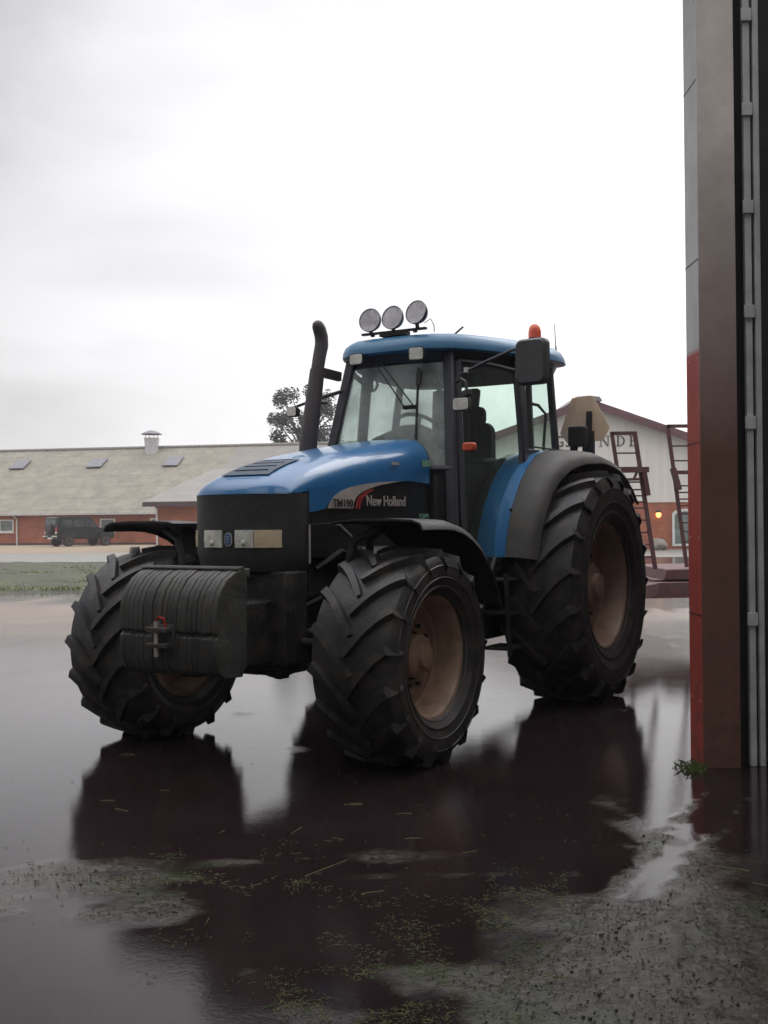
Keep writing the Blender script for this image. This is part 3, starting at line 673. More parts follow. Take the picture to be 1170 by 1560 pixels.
# right side lamp
MB().tube([(1.38, -.58, 2.50), (1.5, -.70, 2.50), (1.58, -.76, 2.46)], .012, 8).build('lamp_bracket', M['black'], tr, smooth=True)
work_lamp(1.62, -.765, 2.42, .10, .085, 0)
# --- exhaust
b = MB()
b.tube([(1.74, -.53, 1.95), (1.72, -.535, 2.12), (1.64, -.54, 2.45), (1.565, -.545, 2.75)], [.072, .072, .066, .060], 20)
ex = b.build('exhaust_pipe', M['exhaust'], tr, smooth=True)
b = MB(); b.tube([(1.568, -.545, 2.74), (1.535, -.545, 2.86), (1.50, -.545, 2.96), (1.495, -.55, 3.03), (1.515, -.555, 3.09), (1.53, -.56, 3.12), (1.54, -.56, 3.145), (1.545, -.56, 3.158)], [.052, .054, .056, .056, .055, .050, .038, .016], 18); b.build('exhaust_outlet', M['exhaust'], ex, smooth=True)
b = MB(); b.bar((1.58, -.54, 2.74), (1.30, -.50, 2.72), .04, .075); b.build('exhaust_bracket', M['exhaust'], ex)
MB().tube([(1.63, -.54, 2.50), (1.28, -.50, 2.60)], .016, 8).build('exhaust_strut', M['exhaust'], ex, smooth=True)

# --- slow-vehicle plate seen from behind, and rear lamp post on the left fender
def hexa(h, cut):
    # truncated triangle
    w = h * 1.14
    return [(-w / 2 + .0, -h * .235), (-w / 2 + cut * .7, -h * .5), (w / 2 - cut * .7, -h * .5), (w / 2, -h * .235), (cut, h * .5), (-cut, h * .5)]
T = Matrix.Translation((-.62, .905, 2.43)) @ Matrix.Rotation(R(4), 4, 'X')
b = MB(); b.prism(hexa(.42, .10), 'x', -.004, .004, T); sg = b.build('slow_vehicle_plate', M['signback'], tr, bevel=.001)
b = MB(); b.bar((-.60, .955, 2.20), (-.598, .965, 2.50), .05, .02); b.build('plate_post', M['black'], sg)
MB().prism(rrect(.16, .18, .02, 3, .96, 2.255), 'x', -.38, -.28).build('rear_lamp', M['black'], tr, bevel=.01)
MB().bar((-.34, .9, 2.06), (-.34, .92, 2.18), .05, .06).build('lamp_foot', M['black'], tr)
MB().bar((-.60, .955, 2.08), (-.60, .955, 2.32), .10, .06).build('lamp_foot', M['black'], tr)
MB().tube([(.5, .90, 2.12), (.1, .93, 2.115), (-.3, .93, 2.125)], .008, 6).build('lamp_cable', M['black'], tr, smooth=True)

# drawbar at the rear
MB().bar((-.4, 0, .55), (-1.25, 0, .55), .12, .06).build('drawbar', M['chassis'], tr)

# ------------------------------------------------------------------ TOWED IMPLEMENT
im = empty('towed_implement', (3.7, 15.0, 0), 0, 'dark red steel farm implement with upright ladder frames standing behind the tractor', 'implement')
def W(x, y, z): return (x - 3.7, y - 15.0, z)
b = MB()
b.bar(W(1.35, 11.1, .56), W(3.5, 14.4, .60), .14, .16); b.bar(W(3.2, 14.5, .58), W(6.6, 14.9, .58), .18, .20)
b.build('draw_frame', M['rust'], im)
b = MB(); b.prism([(3.72 - 3.7, .70), (3.76 - 3.7, .84), (6.6 - 3.7, .86), (6.6 - 3.7, .70)], 'y', -.25, 1.6); b.box(3.60 - 3.7, 6.5 - 3.7, -.2, .1, .50, .705); b.build('deck', M['rust'], im, bevel=.01)
def ladder(x0, x1, z1, z0, y, lean, rungs, name='ladder_frame'):
    f = MB()
    Lb = lambda s, z: W(lerp(x0, x1, s) + lean * (z1 - z), y, z)
    f.bar(Lb(0, z1), Lb(0, z0), .045, .045); f.bar(Lb(1, z1), Lb(1, z0), .05, .05); f.bar(Lb(0, z1 - .02), Lb(1, z1 - .02), .045, .045)
    o = f.build(name, M['rust'], im)
    for z in rungs: MB().bar(Lb(0, z), Lb(1, z), .016, .02).build('rung', M['rust'], o)
    return o
l1 = ladder(2.99, 3.29, 2.66, .86, 14.5, .14, (2.38, 2.19, 2.0, 1.90, 1.82, 1.74, 1.66, 1.5, 1.34, 1.18, 1.02))
b = MB(); b.bar(W(3.10, 14.45, 2.155), W(3.46, 14.45, 2.16), .05, .07); b.bar(W(3.08, 14.45, 2.03), W(3.33, 14.45, 2.035), .04, .035); b.bar(W(3.26, 14.45, 2.03), W(3.31, 14.45, 2.14), .03)
b.bar(W(3.40, 14.46, 2.13), W(3.45, 14.46, 1.82), .06, .06); b.build('crank_bracket', M['rust'], l1)
l2 = ladder(3.85, 4.35, 2.79, .86, 15.0, .125, (2.50, 2.30, 1.96, 1.87, 1.78, 1.69, 1.58, 1.46, 1.34, 1.2))
b = MB(); b.bar(W(3.93, 14.96, 2.14), W(4.5, 14.96, 2.14), .05, .05); b.bar(W(3.91, 14.97, 2.2), W(3.99, 14.97, 1.9), .08, .07); b.build('cross_brace', M['rust'], l2)
for x, y in ((3.9, 14.95), (5.8, 15.2)):
    b = MB(); b.lathe([(.001, -.09), (.25, -.10), (.33, -.07), (.34, 0), (.33, .07), (.25, .10), (.001, .09)], Matrix.Translation(W(x + .6, y + .4, .34)) @ Matrix.Rotation(R(90), 4, 'X') @ Matrix.Rotation(R(60), 4, 'Y'), n=28); b.build('implement_wheel', M['tyre'], im, smooth=True)

# ------------------------------------------------------------------ BARN
RT = -12
barn = empty('barn', (-26, 80, 0), R(RT), 'long low red brick barn with mossy corrugated roof and ventilation cowl', 'barn')
U0, U1, VD = -22.0, 24.0, 9.0
EZ, RZ = 2.25, 7.45
b = MB(); b.box(U0, U1, 0, .3, -.3, EZ + .15); b.box(U0, U1, 2 * VD - .3, 2 * VD, -.3, EZ); 
b.prism([(0, -.3), (2 * VD, -.3), (2 * VD, EZ), (VD, RZ - .1), (0, EZ)], 'x', U0, U0 + .3); b.prism([(0, -.3), (2 * VD, -.3), (2 * VD, EZ), (VD, RZ - .1), (0, EZ)], 'x', U1 - .3, U1)
b.build('wall', M['brick'], barn)
rf = MB(); seam = 8.6 + 4.6
sl = (RZ - EZ) / (VD + .4)
rf.prism([(-.4, EZ), (VD, RZ), (2 * VD + .4, EZ), (2 * VD + .4, EZ - .12), (VD, RZ - .14), (-.4, EZ - .12)], 'x', U0 - .3, seam)
roof = rf.build('roof', M['barnroof'], barn)
rf = MB(); rf.prism([(-.4, EZ + .01), (VD, RZ + .01), (2 * VD + .4, EZ), (2 * VD + .4, EZ - .12), (VD, RZ - .14), (-.4, EZ - .12)], 'x', seam, U1 + .3); rf.build('roof', M['newroof'], barn)
b = MB(); b.tube([(U0 - .3, VD, RZ + .03), (seam, VD, RZ + .03), (U1 + .3, VD, RZ + .04)], .14, 8); b.build('ridge_cap', M['newroof'], roof)
b = MB(); b.bar((U0 - .3, -.46, EZ - .06), (U1, -.46, EZ - .06), .12, .10); b.build('gutter', M['metalgrey'], barn)
def slope_pt(u, v, h=0): return (u, v, EZ + sl * (v + .4) + h)
def barn_u(px, D=80):      # helper to spread items along the wall
    X = (px - 585) / F * D; return (X + 26) / math.cos(R(RT))
for px, du in ((28, 1.65), (145, 1.2), (258, .8), (-90, 2.0)):
    u = barn_u(px - 12, 86) - du; v0, v1 = 5.9, 7.2
    sk = MB().prism([(u, 0), (u + 1.25, 0), (u + 1.25, 0), (u, 0)], 'y', 0, 0) if False else MB()
    sk.sheet([[slope_pt(u, v0, .10), slope_pt(u + 1.25, v0, .10)], [slope_pt(u, v1, .10), slope_pt(u + 1.25, v1, .10)]], .08)
    o = sk.build('skylight', mat('skylight_pane', (.16, .15, .17), (.10, .10, .12), 4, .3), roof)
# ventilation cowl on the ridge
uc = barn_u(229, 88) - 1.45
b = MB(); b.lathe([(.52, -.6), (.52, .40), (.54, .40), (.57, .9), (.60, 1.1), (.45, 1.1), (.001, 1.05)], Matrix.Translation((uc, VD - .5, RZ - .35)), n=24)
vt = b.build('ventilation_cowl', M['metalgrey'], roof, smooth=True, angle=40)
b = MB(); b.lathe([(.001, 1.72), (.3, 1.66), (.66, 1.50), (.82, 1.41), (.82, 1.38), (.001, 1.41)], Matrix.Translation((uc, VD - .5, RZ - .35)), n=24); b.build('cowl_hat', mat('cowl_hat', (.22, .20, .23), None, 5, .6), vt, smooth=True)
b = MB()
for k in range(4):
    a = R(45 + 90 * k); b.bar((uc + .5 * math.cos(a), VD - .5 + .5 * math.sin(a), RZ + .70), (uc + .5 * math.cos(a), VD - .5 + .5 * math.sin(a), RZ + 1.08), .04)
b.build('cowl_leg', M['metalgrey'], vt)
wg = mat('dull_window', (.20, .24, .22), (.10, .13, .12), 1.5, .15, .3)
for px in (-65, 8, 88, 171, 250):
    u = barn_u(px); w, z0, z1 = 1.15, .95, 1.86
    b = MB(); b.box(u - w / 2, u + w / 2, -.06, -.01, z0, z0 + .1); b.box(u - w / 2, u + w / 2, -.06, -.01, z1 - .1, z1); b.box(u - w / 2, u - w / 2 + .1, -.06, -.01, z0 + .1, z1 - .1); b.box(u + w / 2 - .1, u + w / 2, -.06, -.01, z0 + .1, z1 - .1)
    fr = b.build('window', M['white'], barn)
    b = MB(); b.box(u - w / 2 + .1, u + w / 2 - .1, -.03, -.005, z0 + .1, z1 - .1); b.build('pane', wg, fr)
    b = MB(); b.box(u - w / 2 - .05, u + w / 2 + .05, -.12, -.01, z0 - .08, z0 - .005); b.build('sill', M['white'], fr)
for px in (26,):
    u = barn_u(px); b = MB(); b.tube([(u - .12, -.44, EZ - .1), (u, -.12, EZ - .4), (u, -.10, .0)], .055, 8); b.build('downpipe', M['white'], barn, smooth=True)
# plinth
MB().box(U0, U1, -.03, -.002, -.3, .14).build('plinth', mat('tarred_plinth', (.07, .055, .055), None, 4, .7), barn)

# ------------------------------------------------------------------ ANNEX
ax = empty('brick_annex', (-13.1, 61.2, 0), R(RT), 'red brick annex with smooth grey roof and white downpipe in front of the long barn', 'annex')
b = MB(); b.box(.35, 17, .5, .8, -.3, 2.62); b.box(.35, .65, .8, 16, -.3, 2.62); b.prism([(.8, 2.62), (16.5, 2.62), (11, 4.75)], 'x', .35, .64); b.build('wall', M['brick'], ax)
b = MB(); b.prism([(0, 2.70), (11, 5.0), (17, 2.6), (17, 2.48), (11, 4.88), (0, 2.58)], 'x', -.25, 17.3); arf = b.build('roof', M['newroof'], ax)
b = MB(); b.box(-.25, 17.3, -.06, -.005, 2.42, 2.66); b.build('fascia', mat('dark_fascia', (.10, .06, .07), None, 5, .6), arf)
b = MB(); b.tube([(.42, -.02, 2.5), (.42, .38, 2.3), (.42, .40, 0)], .06, 8); b.build('downpipe', M['white'], ax, smooth=True)

# ------------------------------------------------------------------ OFF-ROAD CAR
paint = mat('dark_green_paint', (.012, .020, .020), (.009, .015, .016), 4, .35, .45, coat=.2, dirt=(.035, .03, .025), dirt_top=.25)
cglass = mat('car_glass', (.10, .12, .13), (.05, .06, .065), 2, .06)
cr = empty('off_road_car', (-20.6, 75.0, .0), R(46), 'dark off-road car with rear spare wheel parked against the barn wall', 'car')
prof = [(-2.1, .55), (-2.12, 1.15), (-2.0, 1.88), (-1.8, 1.96), (.45, 1.96), (.95, 1.28), (2.0, 1.18), (2.1, .95), (2.1, .55)]
# local x = forward; built as narrowing upper body
b = MB()
def carring(x, hw, z0, z1, rf): return [(x, -hw, z0), (x, -hw, lerp(z0, z1, .5)), (x, -hw * rf, z1), (x, hw * rf, z1), (x, hw, lerp(z0, z1, .5)), (x, hw, z0)]
b.loft([carring(-2.15, .84, .5, 1.92, .86), carring(-1.9, .86, .5, 1.98, .86), carring(.35, .86, .5, 1.97, .86), carring(.62, .86, .5, 1.70, .88), carring(.95, .86, .5, 1.26, .94), carring(2.0, .82, .5, 1.15, .94), carring(2.15, .78, .55, .95, .98)])
b.build('body', paint, cr, smooth=True, angle=30)
for sd in (1, -1):
    b = MB(); b.prism([(-1.85, 1.3), (-1.05, 1.3), (-1.05, 1.78), (-1.8, 1.78)], 'y', sd * .80, sd * .865); b.prism([(-.95, 1.3), (-.15, 1.3), (-.15, 1.78), (-.95, 1.78)], 'y', sd * .80, sd * .865); b.prism([(-.05, 1.3), (.75, 1.3), (.42, 1.78), (-.05, 1.78)], 'y', sd * .80, sd * .865)
    b.build('side_window', cglass, cr)
    b = MB(); b.prism([(-1.9, .62), (-1.7, .92), (-.95, .92), (-.75, .62)], 'y', sd * .84, sd * .93); b.prism([(.9, .62), (1.1, .92), (1.85, .92), (2.05, .62)], 'y', sd * .84, sd * .93); b.build('wheel_arch', M['black'], cr)
    for x in (-1.32, 1.45):
        T = Matrix.Translation((x, sd * .78, .38)) @ Matrix.Rotation(R(-90), 4, 'X')
        b = MB(); b.lathe([(.001, -.12), (.3, -.12), (.38, -.09), (.38, .09), (.3, .12), (.2, .115)], T, n=28); wl = b.build('wheel', M['tyre'], cr, smooth=True)
        b = MB(); b.lathe([(.001, sd * .09), (.15, sd * .10), (.21, sd * .125)], T, n=20); b.build('rim', M['metalgrey'], wl, smooth=True)
b = MB(); b.prism(rrect(1.2, .42, .06, 4, 0, 1.56), 'x', -2.17, -2.14); b.build('rear_window', cglass, cr)
T = Matrix.Translation((-2.30, .05, 1.18)) @ Matrix.Rotation(R(90), 4, 'Y')
b = MB(); b.lathe([(.001, -.10), (.3, -.11), (.37, -.07), (.37, .08), (.001, .09)], T, n=28); b.build('spare_wheel', M['tyre'], cr, smooth=True)
for y in (-.60, .60):
    b = MB(); b.box(-2.30, -2.17, y - .24, y + .24, .66, .73); b.build('bumper', M['white'], cr, bevel=.01)
b = MB(); b.box(-2.25, -2.19, -.27, .27, .50, .62); b.build('number_plate', M['white'], cr)
for y in (-.70, .70):
    b = MB(); b.box(-2.19, -2.13, y - .1, y + .1, 1.02, 1.30); tl = b.build('tail_lamp', M['redlamp'], cr, bevel=.01)
    b = MB(); b.box(-2.20, -2.15, y - .08, y + .08, .88, 1.0); b.build('reversing_lamp', M['white'], cr)

# ------------------------------------------------------------------ SHRUBS BY THE CAR
leafdark = mat('shrub_leaf', (.045, .06, .035), (.025, .035, .022), 2, .6)
def leaves(n, fn, size, flat=.3):
    b = MB(); vs = []; fs = []
    for k in range(n):
        p = fn(); s = size * random.uniform(.6, 1.4)
        d = Vector((random.gauss(0, 1), random.gauss(0, 1), random.gauss(0, 1) * flat)).normalized(); e = d.cross(Vector((random.gauss(0, 1), random.gauss(0, 1), random.gauss(0, 1)))).normalized()
        o = len(vs); vs += [p - d * s, p + e * s * .45, p + d * s, p - e * s * .45]; fs.append((o, o + 1, o + 2, o + 3))
    b.v = [tuple(v) for v in vs]; b.f = fs; return b

# ------------------------------------------------------------------ TREE
tx, tyy = -7.0, 100.0
te = empty('tree', (tx, tyy, 0), 0, 'bushy dark tree rising behind the barn ridge, left of the tractor cab', 'tree')
bark = mat('bark', (.10, .085, .075), (.06, .05, .045), 3, .85)
leafm = mat('tree_leaf', (.060, .070, .052), (.032, .040, .034), 1.2, .65)
b = MB(); b.tube([(0, 0, 0), (.1, 0, 3), (0, .1, 6.5), (.2, 0, 9)], [.38, .30, .24, .16], 10)
cl = []
for k in range(54):
    a = random.uniform(0, 2 * math.pi); t = random.uniform(.0, 1)
    zz = lerp(7.6, 13.3, t); rad = 3.25 * math.sqrt(max(.08, 1 - ((zz - 10.2) / 3.7) ** 2)) * random.uniform(.25, 1.0)
    c_ = Vector((rad * math.cos(a), rad * math.sin(a) * .8, zz)); cl.append((c_, random.uniform(.45, .95)))
    s0 = Vector((.1, 0, random.uniform(5.5, 8.8))); mid = s0.lerp(c_, .5) + Vector((0, 0, .3)); b.tube([s0, mid, c_], [.11, .07, .03], 6)
b.build('trunk', bark, te, smooth=True)
def cfn():
    c_, r_ = random.choice(cl); d = Vector((random.gauss(0, 1), random.gauss(0, 1), random.gauss(0, .75))).normalized(); return c_ + d * r_ * random.random() ** .4
leaves(9500, cfn, .15).build('crown', leafm, te)

# ------------------------------------------------------------------ GABLE BUILDING
gb = empty('gable_building', (10.1, 55, 0), 0, 'broad gable building with dark lettering on pale boards over red brick', 'building')
AP = 7.35; SLP = .355; HW = 9.6
pale = mat('pale_cladding', (.78, .745, .69), (.70, .66, .61), .8, .6, .7, bump=.35, bscale=3, stretch=(6, 1, .3))
verge = mat('verge_board', (.16, .075, .085), (.11, .05, .06), 2, .55)
ez = AP - SLP * HW
b = MB(); b.prism([(-HW, 2.33), (HW, 2.33), (HW, ez - .1), (0, AP - .1), (-HW, ez - .1)], 'y', 0, .25); b.build('upper_wall', pale, gb)
b = MB(); b.box(-HW, HW, .04, .3, -.3, 2.33); b.box(-HW, -HW + .3, .3, 22, -.3, ez - .15); b.box(HW - .3, HW, .3, 22, -.3, ez - .15); b.build('wall', M['brick'], gb)
b = MB(); ov = .5
b.prism([(-HW - ov, ez - SLP * ov + .10), (0, AP + .10), (HW + ov, ez - SLP * ov + .10), (HW + ov, ez - SLP * ov - .06), (0, AP - .06), (-HW - ov, ez - SLP * ov - .06)], 'y', -.45, 22)
grf = b.build('roof', M['newroof'], gb)
b = MB()
for sd in (1, -1):
    b.prism([(0, AP + .13), (sd * (HW + ov), ez - SLP * ov + .13), (sd * (HW + ov), ez - SLP * ov - .27), (0, AP - .27)], 'y', -.52, -.455)
b.build('verge_board', verge, grf)
MB().prism([(-.75, AP - .02), (-.6, AP + .2), (.0, AP + .26), (.55, AP + .2), (.7, AP - .0)], 'y', -.55, 22).build('ridge_cap', M['newroof'], grf)
letm = mat('letter_paint', (.07, .055, .05), None, 5, .5)
FX = Matrix(((1, 0, 0, 0), (0, 0, -1, 0), (0, 1, 0, 0), (0, 0, 0, 1)))
def serif(ch, X, z=5.12, size=.80):
    o = text_mesh('letter', ch, size, letm, gb, Matrix.Translation((X - 10.1, -.03, z)) @ FX, extrude=.015, sx=.82)
    m = o.data; xs_ = [v.co.x for v in m.vertices]; x0, x1 = min(xs_), max(xs_); s = MB()
    return o
def cut_letter(ch, X, z=5.14, H=.52):
    b = MB(); y0, y1 = -.045, -.012; x = X - 10.1
    def st(a, w=.075): b.box(x + a, x + a + w, y0, y1, z, z + H)
    def sf(a, w, zz): b.box(x + a, x + a + w, y0 - .004, y1, zz, zz + .028)
    if ch in 'ILED': st(.06); sf(0, .2, z - .004); sf(0, .2, z + H - .024)
    if ch in 'LE': b.box(x + .14, x + .38, y0 + .003, y1, z, z + .03); b.box(x + .35, x + .39, y0 + .001, y1, z, z + .14)
    if ch == 'E': b.box(x + .14, x + .36, y0 + .003, y1, z + H - .03, z + H); b.box(x + .33, x + .37, y0 + .001, y1, z + H - .14, z + H); b.box(x + .14, x + .29, y0 + .003, y1, z + H * .48, z + H * .48 + .03)
    if ch == 'D':
        o = [(x + .14 + .30 * math.cos(R(a)), z + H / 2 + H / 2 * math.sin(R(a))) for a in range(-90, 91, 15)]; i_ = [(x + .14 + .22 * math.cos(R(a)), z + H / 2 + (H / 2 - .03) * math.sin(R(a))) for a in range(90, -91, -15)]
        n = len(o)
        for k in range(n - 1): b.prism([o[k], o[k + 1], i_[n - 2 - k], i_[n - 1 - k]], 'y', y0 + .003, y1)
    if ch == 'N':
        st(.06, .035); st(.42, .035); sf(0, .15, z - .004); sf(.36, .15, z + H - .024); b.prism([(x + .02, z + H), (x + .12, z + H), (x + .46, z), (x + .40, z)], 'y', y0 + .005, y1)
    return b.build('letter', letm, gb)
for ch, X in zip('GS', (8.5, 9.02)): serif(ch, X)
for ch, X in zip('LINDE', (9.6, 10.22, 10.72, 11.55, 12.2)): cut_letter(ch, X)
serif('1', 10.0, 4.45, .6)
# window with white arch frame, lamp
b = MB(); wx, ww = 4.2, 1.3
arch = [(wx, .15), (wx, 1.72)] + [(wx + ww / 2 - ww / 2 * math.cos(R(a)), 1.72 + .28 * math.sin(R(a))) for a in range(15, 180, 15)] + [(wx + ww, 1.72), (wx + ww, .15)]
inn = [(lerp(wx + ww / 2, p[0], .82), lerp(1.0, p[1], .87)) for p in arch]
n_ = len(arch); vs = [(x, -.04, z) for x, z in arch] + [(x, -.04, z) for x, z in inn] + [(x, .03, z) for x, z in arch] + [(x, .03, z) for x, z in inn]; fs = []
for k in range(n_):
    j = (k + 1) % n_; fs += [(k, j, n_ + j, n_ + k), (2 * n_ + k, 3 * n_ + k, 3 * n_ + j, 2 * n_ + j), (k, 2 * n_ + k, 2 * n_ + j, j), (n_ + k, n_ + j, 3 * n_ + j, 3 * n_ + k)]
fr = MB().add(vs, fs).build('window', M['white'], gb)
MB().prism(inn, 'y', .0, .03).build('pane', wg, fr)
lm = bpy.data.materials.new('lit_lamp'); lm.use_nodes = True; e = lm.node_tree.nodes['Principled BSDF']
e.inputs['Base Color'].default_value = (.9, .5, .2, 1); e.inputs['Emission Color'].default_value = (1, .42, .12, 1); e.inputs['Emission Strength'].default_value = 2.0
b = MB(); b.lathe([(.001, -.17), (.08, -.13), (.13, -.03), (.13, .06), (.06, .12), (.001, .13)], Matrix.Translation((13.60 - 10.1, -.12, 1.72)), n=16); b.build('wall_lamp', lm, gb, smooth=True)
b = MB(); b.lathe([(.001, .20), (.1, .17), (.17, .10), (.17, .085), (.001, .13)], Matrix.Translation((13.60 - 10.1, -.12, 1.74)), n=16); b.build('lamp_shade', M['black'], gb, smooth=True)

# boulder at its foot
bm = bmesh.new(); bmesh.ops.create_icosphere(bm, subdivisions=3, radius=1)
for v in bm.verts: v.co *= 1 + .25 * noise.noise(v.co * 1.3 + Vector((3, 1, 7))); v.co.x *= .42; v.co.y *= .4; v.co.z *= .32
me = bpy.data.meshes.new('boulder'); bm.to_mesh(me); bm.free(); me.materials.append(M['stone'])
o = bpy.data.objects.new('boulder', me); col.objects.link(o); o.location = (13.2, 53.3, .25); tag(o, 'rounded grey boulder at the foot of the brick gable wall', 'boulder')

# ------------------------------------------------------------------ NEAR BUILDING WITH DOORWAY
def banded(name, top, bot, zs, wid=.02):   # painted white above, brick red below; a wide blend also paints in light falloff
    m = bpy.data.materials.new(name); m.use_nodes = True
    nt = m.node_tree; N = nt.nodes; L = nt.links; p = N['Principled BSDF']; p.inputs['Roughness'].default_value = .6
    tc = N.new('ShaderNodeTexCoord'); sp = N.new('ShaderNodeSeparateXYZ'); L.new(tc.outputs['Object'], sp.inputs[0])
    mr = N.new('ShaderNodeMapRange'); mr.inputs['From Min'].default_value = zs - wid; mr.inputs['From Max'].default_value = zs + wid; L.new(sp.outputs['Z'], mr.inputs['Value'])
    nz = N.new('ShaderNodeTexNoise'); nz.inputs['Scale'].default_value = 2.2; nz.inputs['Detail'].default_value = 9; nz.inputs['Roughness'].default_value = .7; L.new(tc.outputs['Object'], nz.inputs['Vector'])
    mm = N.new('ShaderNodeMapRange'); mm.inputs['From Min'].default_value = .3; mm.inputs['From Max'].default_value = .7; mm.inputs['To Min'].default_value = .75; mm.inputs['To Max'].default_value = 1.1; L.new(nz.outputs['Fac'], mm.inputs['Value'])
    mx = N.new('ShaderNodeMix'); mx.data_type = 'RGBA'; L.new(mr.outputs[0], mx.inputs[0]); mx.inputs[6].default_value = (*bot, 1); mx.inputs[7].default_value = (*top, 1)
    m2 = N.new('ShaderNodeMix'); m2.data_type = 'RGBA'; m2.blend_type = 'MULTIPLY'; m2.inputs[0].default_value = 1; L.new(mx.outputs[2], m2.inputs[6]); L.new(mm.outputs[0], m2.inputs[7]); L.new(m2.outputs[2], p.inputs['Base Color'])
    # rain-splash mud, heaviest near the ground
    n4 = N.new('ShaderNodeTexNoise'); n4.inputs['Scale'].default_value = 11; n4.inputs['Detail'].default_value = 9; L.new(tc.outputs['Object'], n4.inputs['Vector'])
    zz = N.new('ShaderNodeMath'); zz.operation = 'MULTIPLY_ADD'; L.new(sp.outputs['Z'], zz.inputs[0]); zz.inputs[1].default_value = -.16; L.new(n4.outputs['Fac'], zz.inputs[2])
    r4 = N.new('ShaderNodeMapRange'); r4.inputs['From Min'].default_value = .40; r4.inputs['From Max'].default_value = .60; r4.inputs['To Max'].default_value = .6; L.new(zz.outputs[0], r4.inputs['Value'])
    m4 = N.new('ShaderNodeMix'); m4.data_type = 'RGBA'; L.new(r4.outputs[0], m4.inputs[0]); L.new(m2.outputs[2], m4.inputs[6]); m4.inputs[7].default_value = (.11, .06, .045, 1); L.new(m4.outputs[2], p.inputs['Base Color'])
    bp = N.new('ShaderNodeBump'); bp.inputs['Strength'].default_value = .25; bp.inputs['Distance'].default_value = .01; L.new(nz.outputs['Fac'], bp.inputs['Height']); L.new(bp.outputs[0], p.inputs['Normal'])
    return m
revm = banded('painted_reveal', (.66, .64, .64), (.50, .085, .065), 2.55)
facem = banded('jamb_paint_light_fade', (.86, .75, .73), (.19, .09, .07), 3.0, 1.1)  # two-tone paint plus the light fading down the face, put into the colour
inm = mat('shed_lining', (.36, .33, .32), (.27, .24, .23), 2, .85)
dkm = mat('recess_shade_and_joint_dark', (.05, .042, .045), (.03, .026, .028), 2, .7)
sh = empty('shed', (1.93, 6.74, 0), 0, 'shed with tall open doorway and red and white painted jamb beside the camera', 'shed')
def S(v): return v
b = MB(); b.box(0.0, .03, .012, .29, -.1, 5.3); b.build('door_reveal', revm, sh)
b = MB(); b.box(.0, .225, -.0, .012, -.1, 5.3); b.box(.03, .225, .012, .29, -.1, 5.3); b.build('door_jamb', facem, sh)
MB().box(.225, 1.6, .16, .30, -.1, 6.0).build('recess_shade_wall', dkm, sh)  # back of the dark gap; its shade is put into a near-black colour
b = MB(); b.box(1.6, 1.75, -12, .30, -.1, 6.0); b.box(-8.2, -8.05, -12, .3, -.1, 6.0); b.box(-8.05, -5.5, -12.1, -11.9, -.1, 6.0); b.box(.8, 1.6, -12.1, -11.9, -.1, 6.0); b.box(-5.5, .8, -12.1, -11.9, 5.2, 6.0); b.box(-8.05, -5.6, .0, .30, -.1, 6.0); b.box(-5.6, .225, .0, .30, 5.3, 6.0)
b.build('wall', inm, sh)  # rear opening left in the unseen back wall to let more light in
b = MB(); b.box(-8.4, 1.9, -12.3, -7, 6.0, 6.2); b.box(-8.4, 1.9, -.3, .6, 6.0, 6.2); b.box(-8.4, -7, -7, -.3, 6.0, 6.2); b.box(-3.4, -2.4, -7, -.3, 6.0, 6.2); b.box(1.5, 1.9, -7, -.3, 6.0, 6.2); shroof = b.build('roof', M['newroof'], sh)
for x0, x1 in ((-7, -3.4), (-2.4, 1.5)):
    MB().box(x0, x1, -7, -.3, 6.05, 6.08).build('fill_rooflight', glass_mat('fill_rooflight', (.9, .92, .9), .12), shroof)  # unseen rooflights, added and widened to brighten the jamb from above
b = MB(); b.box(1.75, 2.0, .3, 5.6, -.1, 4.6); b.build('added_shade_wall', mat('shade_wall_brown', (.085, .055, .048), (.05, .034, .03), 2, .75), sh)  # unseen wall added to darken the tractor's left side and its reflections
for z in (.92, 1.98, 3.1, 4.2):
    MB().box(-.002, .013, .013, .29, z, z + .006).build('joint', dkm, sh)
for z in (.4, 1.4, 2.5, 3.6, 4.7):
    for y in (.05, .24): MB().tube([(-.003, y, z), (.003, y, z)], .006, 8).build('screw', M['metalgrey'], sh)
# sliding-door track: two pale rails and clips
for x, w in ((.315, .042), (.372, .036)):
    b = MB(); b.box(x - w / 2, x + w / 2, .03, .07, .0, 5.3); rail = b.build('door_track', M['metalgrey'], sh, bevel=.004)
    if x < .35:
        for z in (4.60, 4.02, 3.42, 2.78, 2.1, .9): MB().box(x - .035, x + .03, .01, .028, z - .04, z + .04).build('track_clip', M['metalgrey'], rail, bevel=.003)

